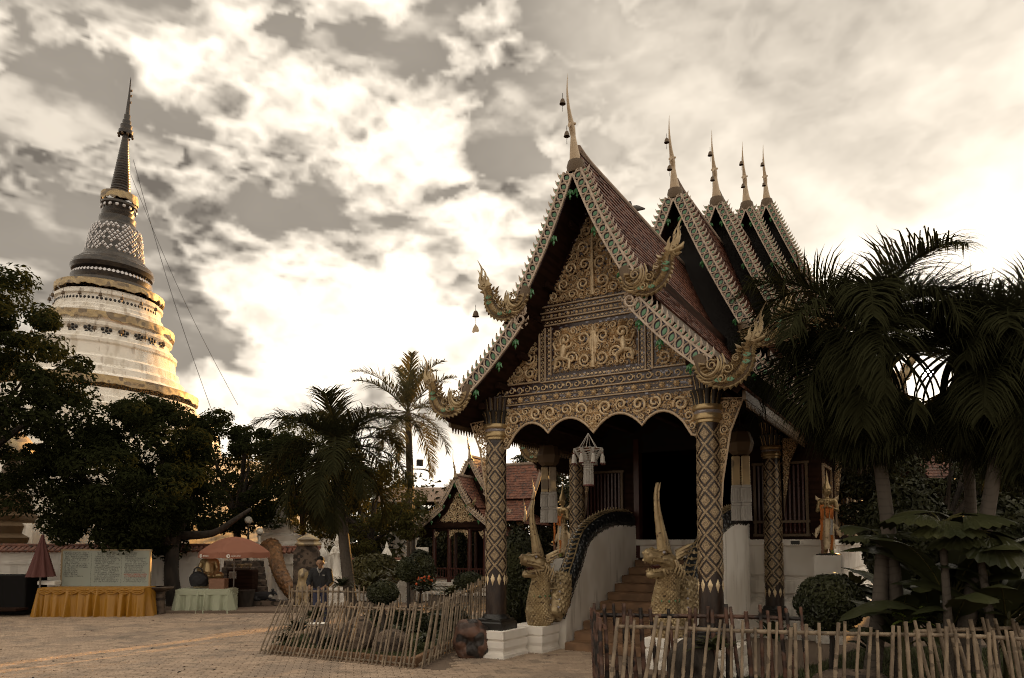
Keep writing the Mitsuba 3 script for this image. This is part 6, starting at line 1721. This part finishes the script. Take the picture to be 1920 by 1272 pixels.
for k in range(8):
    a = k * math.pi / 4
    put(pr, 'rib', tube([can(np.array(k / 8), np.array(t)) - (0, 0, .012) for t in np.linspace(.02, 1, 6)], .008, 5), 'pole_metal')
    put(pr, 'strut', tube([(PX, PYY, PT - .5), can(np.array(k / 8), np.array(.55)) - (0, 0, .012)], .006, 5), 'pole_metal')
for a0 in (-2.1, -1.25):                                               # lettering with a round mark on the two front panels
    ck_ = (a0 % (2 * math.pi)) / (2 * math.pi)
    p = val(np.array(ck_), np.array(.55)); h = np.array([math.cos(a0), math.sin(a0), 0]); sd_ = np.array([-h[1], h[0], 0])
    tm = meshkit.text_mesh('annwla', .05, .003)
    put(pr, 'lettering', xf((np.array(tm.vertices), np.array(tm.faces)), M4(sd_, ZZ, h, p + h * .05 - sd_ * .04 - (0, 0, .02))), 'white_clean')
    put(pr, 'round_mark', xf(plate(Point(0, 0).buffer(.05, 8).difference(Point(.01, 0).buffer(.02, 6)), .003), M4(sd_, ZZ, h, p + h * .05 - sd_ * .12)), 'white_clean')
# stall goods: drum stool, cabinet, seat, things on the ledge
solo('drum_stool', mv(lathe([(.24, 0), (.25, .02), (.22, .25), (.25, .50), (.26, .53), (.001, .54)], 14), (*A(461, 1128, 21.3)[:2], 0.02)), 'bark', 'dark round drum stool under the parasol', 'stool', smooth=40)
cb = thing('side_cabinet', 'dark wooden cabinet behind the parasol pole', 'cabinet')
c = A(455, 1090, 22.2)
put(cb, 'case', cbox((c[0], c[1], .55), (.75, .5, 1.1), .015), 'dark_wood')
put(cb, 'tray', cbox((c[0], c[1] - .05, 1.13), (.6, .4, .06), .01), 'stone')
for k in range(5):
    solo('offering_cup', mv(lathe([(.03, 0), (.07, .10), (.065, .11), (.02, .02)], 8), (c[0] - .24 + .12 * k, c[1] - .1, 1.16)), 'chedi_gold', f"{['leftmost', 'second', 'middle', 'fourth', 'rightmost'][k]} small gilded cup on the dark cabinet under the parasol", 'cup', group='offering cups on the cabinet', smooth=40)
solo('paper_sign', cbox((c[0] - .2, c[1] - .28, .95), (.22, .02, .2), .004), 'white_cloth', 'pale paper sign fixed to the dark cabinet', 'sign')
solo('stone_ledge', cbox((*A(490, 1137, 21.6)[:2], .12), (2.2, .5, .24), .02), 'stone', 'low stone ledge at the foot of the chedi stair', 'ledge')
lg = thing('sleeping_dog', 'black and white dog lying on the stone ledge', 'dog')
c = A(492, 1122, 21.5)
DX = M4((1, 0, 0), (0, 1, 0), (0, 0, 1), (c[0], c[1], .24))
put(lg, 'body', xf(body([((-.22, 0, .12), .12, (.05, 0, .13), .13), ((.05, 0, .13), .13, (.22, 0, .15), .10), ((.22, 0, .15), .08, (.33, -.03, .22), .065), ((.33, -.03, .22), .065, (.43, -.08, .18), .032), ((-.22, 0, .10), .09, (-.14, -.16, .06), .06), ((-.14, -.16, .06), .045, (-.02, -.18, .03), .03),
                         ((.18, -.05, .09), .055, (.30, -.14, .03), .035), ((.30, -.14, .03), .03, (.42, -.15, .025), .028), ((-.3, .02, .10), .035, (-.42, -.1, .04), .018)], .025, 5), DX), 'black_cloth', True)
put(lg, 'ears', xf(join([tube([(.31, s * .04 - .03, .27), (.30, s * .065 - .03, .32), (.31, s * .06 - .03, .34)], [.03, .02, .003], 6) for s in (-1, 1)]), DX), 'black_cloth')
put(lg, 'white_chest', xf(join([ball((.26, -.08, .12), (.07, .06, .06), 8), ball((.40, -.075, .175), (.045, .035, .03), 8)]), DX), 'white_cloth', True)
for k, (px, py, r) in enumerate(((466, 976, .13), (487, 997, .12))):
    lp = thing('globe_lamp', ['upper globe lamp on a post behind the red parasol', 'lower globe lamp on a pale post right of the red parasol'][k], 'lamp post', 'globe lamps near the stall')
    c = A(px, py, 24.6)
    put(lp, 'globe', ball(c, r, 14), 'lamp_globe', True)
    put(lp, 'post', tube([(c[0], c[1], 0), (c[0], c[1], c[2] - r * .9)], .035, 8), 'white_clean' if k else 'iron')
    put(lp, 'collar', mv(lathe([(.03, -r * 1.2), (.07, -r * .95), (.08, -r * .8)], 10), c), 'iron')
wk = thing('white_figure', 'slender white guardian figure on a pedestal behind the palm trunk', 'statue')
c = A(632, 1090, 21.5)
WX = M4((1, 0, 0), (0, 1, 0), (0, 0, 1), (c[0], c[1], .95))
put(wk, 'body', xf(body([((0, 0, .1), .12, (0, 0, .5), .09), ((0, 0, .5), .09, (0, 0, .78), .10), ((0, 0, .85), .05, (0, 0, .97), .075), ((-.1, 0, .8), .05, (-.2, -.05, .6), .04), ((-.2, -.05, .6), .04, (-.06, -.15, .66), .03), ((.1, 0, .8), .05, (.2, -.05, .6), .04), ((.2, -.05, .6), .04, (.06, -.15, .66), .03)], .03, 5), WX), 'white_clean', True)
put(wk, 'crown', xf(lathe([(.08, .98), (.085, 1.03), (.05, 1.1), (.03, 1.2), (.002, 1.32)], 10), WX), 'white_clean', 40)
put(wk, 'robe', xf(lathe([(.17, 0), (.14, .1), (.12, .35), (.11, .5)], 14), WX), 'white_clean', True)
put(wk, 'pedestal', (moulded(.7, .7, 0, .95)[0] + np.array([c[0], c[1], 0]), moulded(.7, .7, 0, .95)[1]), 'white_plaster')

# ------------------------------------------------------------------ the man in black
pn = thing('person', 'man in black jacket with white collar, head bowed, behind the dark garden fence', 'person')
c = A(602, 1047, 17.0)
K = (c[2] + .02) / 1.60
HX = M4((K, 0, 0), (0, K, 0), (0, 0, K), (c[0], 17.0, 0))
SK = [((0, -.03, 1.34), .055, (0, -.055, 1.42), .05), ((0, -.05, 1.50), .088, (0, -.075, 1.46), .080), ((0, -.10, 1.415), .048, (0, -.10, 1.45), .062)]
ARM = lambda s: [((s * .19, .0, 1.27), .055, (s * .255, -.06, 1.03), .042), ((s * .255, -.06, 1.03), .04, (s * .17, -.30, .93), .028), ((s * .17, -.30, .93), .028, (s * .155, -.36, .915), .03)]
put(pn, 'body', xf(body(SK + [((0, .01, 1.2), .085, (0, .02, .95), .10)] + ARM(-1) + ARM(1) + [((-.09, .02, .9), .09, (-.10, 0, .48), .06), ((.09, .02, .9), .09, (.10, 0, .48), .06), ((-.10, 0, .48), .058, (-.10, .03, .09), .04), ((.10, 0, .48), .058, (.10, .03, .09), .04), ((-.10, .02, .06), .04, (-.11, -.12, .04), .035), ((.10, .02, .06), .04, (.11, -.12, .04), .035)], .022, 5), HX), 'skin', True)
fg = []
for s in (-1, 1):
    for k in range(4):
        x0 = s * (.155 + (k - 1.5) * .017)
        L = (.058, .068, .064, .05)[k]
        fg.append(tube([(x0, -.375, .915), (x0, -.375 - L * .5, .912), (x0 - s * .004, -.375 - L * .8, .895), (x0 - s * .006, -.375 - L * .85, .872)], [.010, .0095, .009, .006], 6))
    fg.append(tube([(s * .13, -.34, .915), (s * .105, -.375, .905), (s * .10, -.40, .89)], [.012, .010, .007], 6))
put(pn, 'fingers', xf(join(fg), HX), 'skin', True)
put(pn, 'jacket', xf(body([((0, -.005, 1.28), .105, (0, .02, .92), .135), ((-.05, 0, 1.26), .105, (-.19, 0, 1.275), .075), ((.05, 0, 1.26), .105, (.19, 0, 1.275), .075), ((-.08, 0, 1.2), .12, (-.07, .02, .93), .12), ((.08, 0, 1.2), .12, (.07, .02, .93), .12)]
                          + [(a, r + .02, b, q + .018) for s in (-1, 1) for a, r, b, q in [((s * .19, 0, 1.27), .058, (s * .26, -.06, 1.03), .048), ((s * .26, -.06, 1.03), .046, (s * .205, -.22, .955), .038)]], .022, 5), HX), 'black_cloth', True)
put(pn, 'collar', xf(join([tube([(s * .055, .0, 1.375), (s * .06, -.07, 1.345), (s * .012, -.125, 1.25)], [.014, .018, .010], 6) for s in (-1, 1)] + [tube([(0, -.115, 1.30), (0, -.13, 1.18)], [.02, .004], 6, flat=(.4, 1))]), HX), 'white_cloth', True)
put(pn, 'chest_badge', xf(box((.10, -.128, 1.19), (.05, .006, .018)), HX), 'white_cloth')
put(pn, 'trousers', xf(body([((0, .02, .93), .135, (0, .02, .85), .13), ((-.09, .02, .86), .105, (-.10, 0, .48), .078), ((.09, .02, .86), .105, (.10, 0, .48), .078), ((-.10, 0, .48), .075, (-.10, .03, .10), .06), ((.10, 0, .48), .075, (.10, .03, .10), .06)], .03, 4), HX), 'navy', True)
q = np.random.default_rng(2)
hs = body([((0, -.035, 1.535), .092, (0, -.005, 1.49), .085), ((-.03, -.062, 1.555), .046, (.03, -.062, 1.555), .046), ((-.07, -.03, 1.50), .03, (.07, -.03, 1.50), .03)], .016, 4)
hv = hs[0] + .012 * (meshkit.fbm(hs[0] * 40, 3, 5)[:, None] - .5) * np.array([1, 1, 1.5])
put(pn, 'hair', xf((hv, hs[1]), HX), 'hair', True)
put(pn, 'face', xf(join([tube([(0, -.155, 1.475), (0, -.180, 1.44), (0, -.158, 1.432)], [.009, .015, .008], 6), tube([(-.024, -.150, 1.405), (0, -.158, 1.402), (.024, -.150, 1.405)], .006, 5)] + [ball((s * .086, -.06, 1.46), (.014, .024, .034), 8) for s in (-1, 1)] + [tube([(s * .05, -.148, 1.488), (s * .018, -.158, 1.486)], .006, 5) for s in (-1, 1)]), HX), 'skin', True)
put(pn, 'eyes', xf(join([ball((s * .032, -.150, 1.465), (.014, .006, .006), 6) for s in (-1, 1)]), HX), 'hair', True)

# ------------------------------------------------------------------ small pavilion: the same roof builders on its own axes
_keep = (UD, DD, ORG, TM, temple)
pa = math.radians(24)
UD, DD = np.array([math.cos(pa), -math.sin(pa), 0]), np.array([math.sin(pa), math.cos(pa), 0])
ORG = np.array([*A(853, 1000, 27.0)[:2], 0])
TM = M4(UD, DD, ZZ, ORG)
temple = thing('small_pavilion', 'small dark red pavilion with tiled stepped roofs left of the temple hall', 'pavilion')
for d, e, zr, up, lo, ea, fs in ((0, 1.6, 4.35, (.62, 3.2), (.50, 3.25), (1.85, 2.15), .75), (1.15, 4.2, 5.15, (.75, 3.8), (.62, 3.85), (2.1, 2.6), .85)):
    for s in (1, -1):
        u_, l_ = sag((.01, zr), up, .05, 11), sag(lo, ea, .05, 11)
        for c_ in (u_, l_):
            sl = put(temple, 'roof', tw(xf(board_strip(c_, -.06, -.004, e - d - .05, s), M4((1, 0, 0), (0, 0, 1), (0, 1, 0), (0, d + .03, 0)))), 'dark_wood')
            put(sl, 'tile', tw(tiles(c_, d + .03, e, s, 5, .15, .13)), 'red_tile', kind='stuff')
        iu = sag((0, zr - .2), (up[0] - .1, up[1] + .05), .03, 9); il = sag((lo[0] - .02, lo[1] - .12), (ea[0] - .12, ea[1] + .05), .02, 9)
        for c_ in (iu, il):
            b_ = bargeboard(c_, d, s, .12, .14, False, ('gold_carving',), .08)
            naga_end(b_, c_[-1], s, .42, d)
    chofa(0, zr - .12, d, fs, temple)
    put(temple, 'ridge_cap', tw(tube([(0, d + .05, zr + .02), (0, e, zr + .02)], .07, 7)), 'ridge_mortar', 40)
    put(temple, 'gable_infill', xf(plate([(-ea[0] + .5, ea[1] + .3), (ea[0] - .5, ea[1] + .3), (0, zr - .15)], .04), front(d + .25)), 'dark_wood')
    put(temple, 'gable_carving', xf(carve([(-.8, ea[1] + .5), (.8, ea[1] + .5), (.3, ea[1] + 1.1), (0, ea[1] + 1.7), (-.3, ea[1] + 1.1)], 4, .16, .05, True, .03), front(d + .2)), 'gold_carving', kind='stuff')
# side wing: its ridge runs along u
sw_ = np.array([UD, DD])
wing = M4(DD, UD, ZZ, W(.2, 2.6, 0))
for c_ in (sag((.01, 4.9), (1.1, 3.55), .05, 11), sag((1.0, 3.5), (1.9, 2.7), .05, 9)):
    for s in (-1, 1):
        sl = put(temple, 'wing_roof', xf(xf(board_strip(c_, -.06, -.004, 2.2, s), M4((1, 0, 0), (0, 0, 1), (0, 1, 0), (0, .0, 0))), wing), 'dark_wood')
        put(sl, 'tile', xf(tiles(c_, 0, 2.2, s, 9, .15, .13), wing), 'red_tile', kind='stuff')
for z0, z1, u0, u1 in ((4.95, 3.55, 0, 1.1), (3.5, 2.7, 1.0, 1.9)):
    for s in (-1, 1):
        put(temple, 'wing_verge', xf(tube([(s * u0, 2.22, z0), (s * (u0 + u1) / 2, 2.24, (z0 + z1) / 2 - .04), (s * u1, 2.24, z1)], .07, 6), wing), 'ridge_mortar', True)
put(temple, 'wing_ridge', xf(tube([(0, -.2, 4.94), (0, 2.25, 4.94)], .07, 7), wing), 'ridge_mortar', True)
for (x, y, z) in ((0, 2.25, 4.9), (-1.1, 2.25, 3.5), (-1.9, 2.25, 2.65)):
    put(temple, 'wing_finial', xf(tube(spline([(x, y, z), (x - .04, y + .06, z + .25), (x + .02, y, z + .5), (x - .05, y - .02, z + .85)], 12), np.linspace(.07, .005, 12), 7), wing), 'gold_rim', True)
for u in (-1.05, -.42, .42, 1.05):
    for d in (.35, 2.0, 3.8):
        put(temple, 'column', tw(lathe([(.085, .45), (.075, 2.4)], 8, (u, d, 0))), 'red_lacquer', 40)
    br = put(temple, 'bracket', xf(carve([(u, 2.0), (u + .3, 2.3), (u, 2.35)] if u < .4 else [(u, 2.0), (u, 2.35), (u - .3, 2.3)], 3, .09, .03, False, .02), front(.3)), 'gold_carving')
put(temple, 'lintel', tw(join([box((0, d, 2.42), (2.3, .1, .14)) for d in (.35, 2.0, 3.8)] + [box((s * 1.05, 2.1, 2.42), (.1, 3.5, .14)) for s in (-1, 1)])), 'dark_wood')
put(temple, 'valance', xf(carve([(-.4, 2.15), (-.4, 2.38), (.4, 2.38), (.4, 2.15), (.25, 2.28), (-.25, 2.28)], 7, .06, .02, True, .02), front(.3)), 'gold_carving')
put(temple, 'platform', tw(mv(moulded(2.6, 4.2, 0, .45), (0, 2.2, 0))), 'white_plaster')
rl = put(temple, 'railing', tw(join([box((0, .3, z), (2.1, .04, .05)) for z in (.95, .60)])), 'red_lacquer')
for k in range(18):
    put(rl, 'baluster', tw(box((-1.0 + k * .118, .3, .78), (.03, .03, .32))), 'red_lacquer')
put(temple, 'back_panel', tw(box((0, 3.9, 1.4), (2.1, .06, 1.9))), 'dark_wood')
UD, DD, ORG, TM, temple = _keep

# ------------------------------------------------------------------ trees and what closes the view
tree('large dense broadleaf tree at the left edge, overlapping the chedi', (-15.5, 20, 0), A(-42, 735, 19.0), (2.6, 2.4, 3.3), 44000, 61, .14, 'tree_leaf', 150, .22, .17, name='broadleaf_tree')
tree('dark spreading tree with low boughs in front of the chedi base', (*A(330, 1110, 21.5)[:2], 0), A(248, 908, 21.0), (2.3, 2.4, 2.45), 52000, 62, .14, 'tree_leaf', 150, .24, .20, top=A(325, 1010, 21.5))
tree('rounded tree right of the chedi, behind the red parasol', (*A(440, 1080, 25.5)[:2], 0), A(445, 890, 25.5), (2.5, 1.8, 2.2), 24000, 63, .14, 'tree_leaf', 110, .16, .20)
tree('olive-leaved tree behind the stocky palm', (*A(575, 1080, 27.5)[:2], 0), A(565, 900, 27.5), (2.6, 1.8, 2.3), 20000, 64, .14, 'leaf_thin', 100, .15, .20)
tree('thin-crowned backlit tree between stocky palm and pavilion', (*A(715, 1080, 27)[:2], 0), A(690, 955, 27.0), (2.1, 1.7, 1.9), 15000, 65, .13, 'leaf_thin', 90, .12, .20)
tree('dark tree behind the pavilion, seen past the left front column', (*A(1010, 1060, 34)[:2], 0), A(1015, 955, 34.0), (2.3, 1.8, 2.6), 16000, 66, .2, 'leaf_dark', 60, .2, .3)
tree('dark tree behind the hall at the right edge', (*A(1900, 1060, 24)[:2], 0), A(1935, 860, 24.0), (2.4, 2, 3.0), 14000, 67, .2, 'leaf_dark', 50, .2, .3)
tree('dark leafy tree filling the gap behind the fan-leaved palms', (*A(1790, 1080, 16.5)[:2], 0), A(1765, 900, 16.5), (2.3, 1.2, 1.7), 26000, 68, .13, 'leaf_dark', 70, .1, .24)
bush('tall dark shrub along the right flank of the hall', A(1700, 1010, 13.5), (.75, .6, 1.1), 12000, 69, .11, name='tall_shrub')
bush('dark shrub at the right edge below the tiled roof', A(1885, 1040, 12.5), (.8, .6, 1.0), 12000, 70, .11, name='tall_shrub')
bush('dark hedge seen through the posts of the small pavilion', A(866, 1030, 32.5), (2.0, .6, 1.3), 9000, 75, .16, name='tall_shrub')
bush('loose shrub before the white wall left of the small pavilion', A(700, 1075, 21.5), (.8, .5, .55), 9000, 71, .10, 'leaf_olive', name='tall_shrub')
bush('dark shrub at the left foot of the small pavilion', A(788, 1070, 22.5), (.42, .5, .6), 8000, 72, .10, name='tall_shrub')
tree('unseen tall tree added behind the rear left corner of the hall to block sun', (9.0, 33.5, 0), (9.0, 33.5, 5.0), (3.4, 2.4, 3.6), 16000, 73, .22, 'leaf_dark', 60, .25, .3)  # hidden behind the hall; added to keep low sun off the returning fence
bough = spline([A(345, 1005, 21.4), A(400, 1000, 21.0), A(440, 975, 20.8), A(470, 955, 20.8)], 10)
solo('bare_bough', tube(bough, np.linspace(.13, .05, 10), 8), 'bark', 'thick bare bough slanting up over the red parasol', 'bough', smooth=True)
p, nr = crown_points((0, 46, 2.6), (34, 3.0, 3.0), 26000, 300, 77, .16, .3)
scene['distant_trees'] = mikit.ply(leaf_mesh(p * [1, 1, 1], nr, .45, 5, .6), 'leaf_dark')
labels['distant_trees'] = {'label': 'far line of trees and shrubs beyond the courtyard walls', 'category': 'trees', 'kind': 'stuff'}
fb = thing('far_roof', 'long low roof of a far building behind the coconut palm', 'building')
c = A(800, 930, 44)
put(fb, 'wall', box((c[0], c[1] + 2, c[2] / 2 - .5), (5.5, 3, c[2] - 1.0)), 'white_plaster')
put(fb, 'roof', xf(plate([(-2.2, 0), (2.2, 0), (0, 1.0)], 6.2), M4((0, 1, 0), (0, 0, 1), (1, 0, 0), (c[0] - 3.1, c[1] + 2, c[2] - .35))), 'ridge_mortar')
fb = thing('tiled_house', 'house with sunlit red tiled roof seen low at the right edge', 'building')
c = A(1870, 870, 26)
put(fb, 'wall', box((c[0] + 1, c[1] + 2, 1.9), (6, 3.4, 3.8)), 'stone')
HM = M4((0, 1, 0), (1, 0, 0), (0, 0, 1), (c[0] - 2.2, c[1] + 2.0, 0))
for s in (-1, 1):
    cv = sag((.01, 5.5), (2.3, 3.7), .03, 9)
    sl = put(fb, 'roof', xf(xf(board_strip(cv, -.06, -.004, 6.4, s), M4((1, 0, 0), (0, 0, 1), (0, 1, 0), (0, 0, 0))), HM), 'dark_wood')
    put(sl, 'tile', xf(tiles(cv, 0, 6.4, s, 3, .2, .2), HM), 'red_tile', kind='stuff')
fl_ = thing('floodlight_mast', 'square floodlight on a short mast beside the coconut palm', 'floodlight')
c = A(787, 868, 30)
put(fl_, 'head', xf(cbox((0, 0, 0), (.26, .12, .26), .02), rotz(.3, c)), 'iron')
put(fl_, 'mast', tube([(c[0] - .3, c[1], 0), (c[0] - .3, c[1], c[2] - .1)], .05, 8), 'pole_metal')
put(fl_, 'arm', tube([(c[0] - .35, c[1], c[2] - .25), (c[0] + .25, c[1], c[2] - .28)], .025, 6), 'pole_metal')
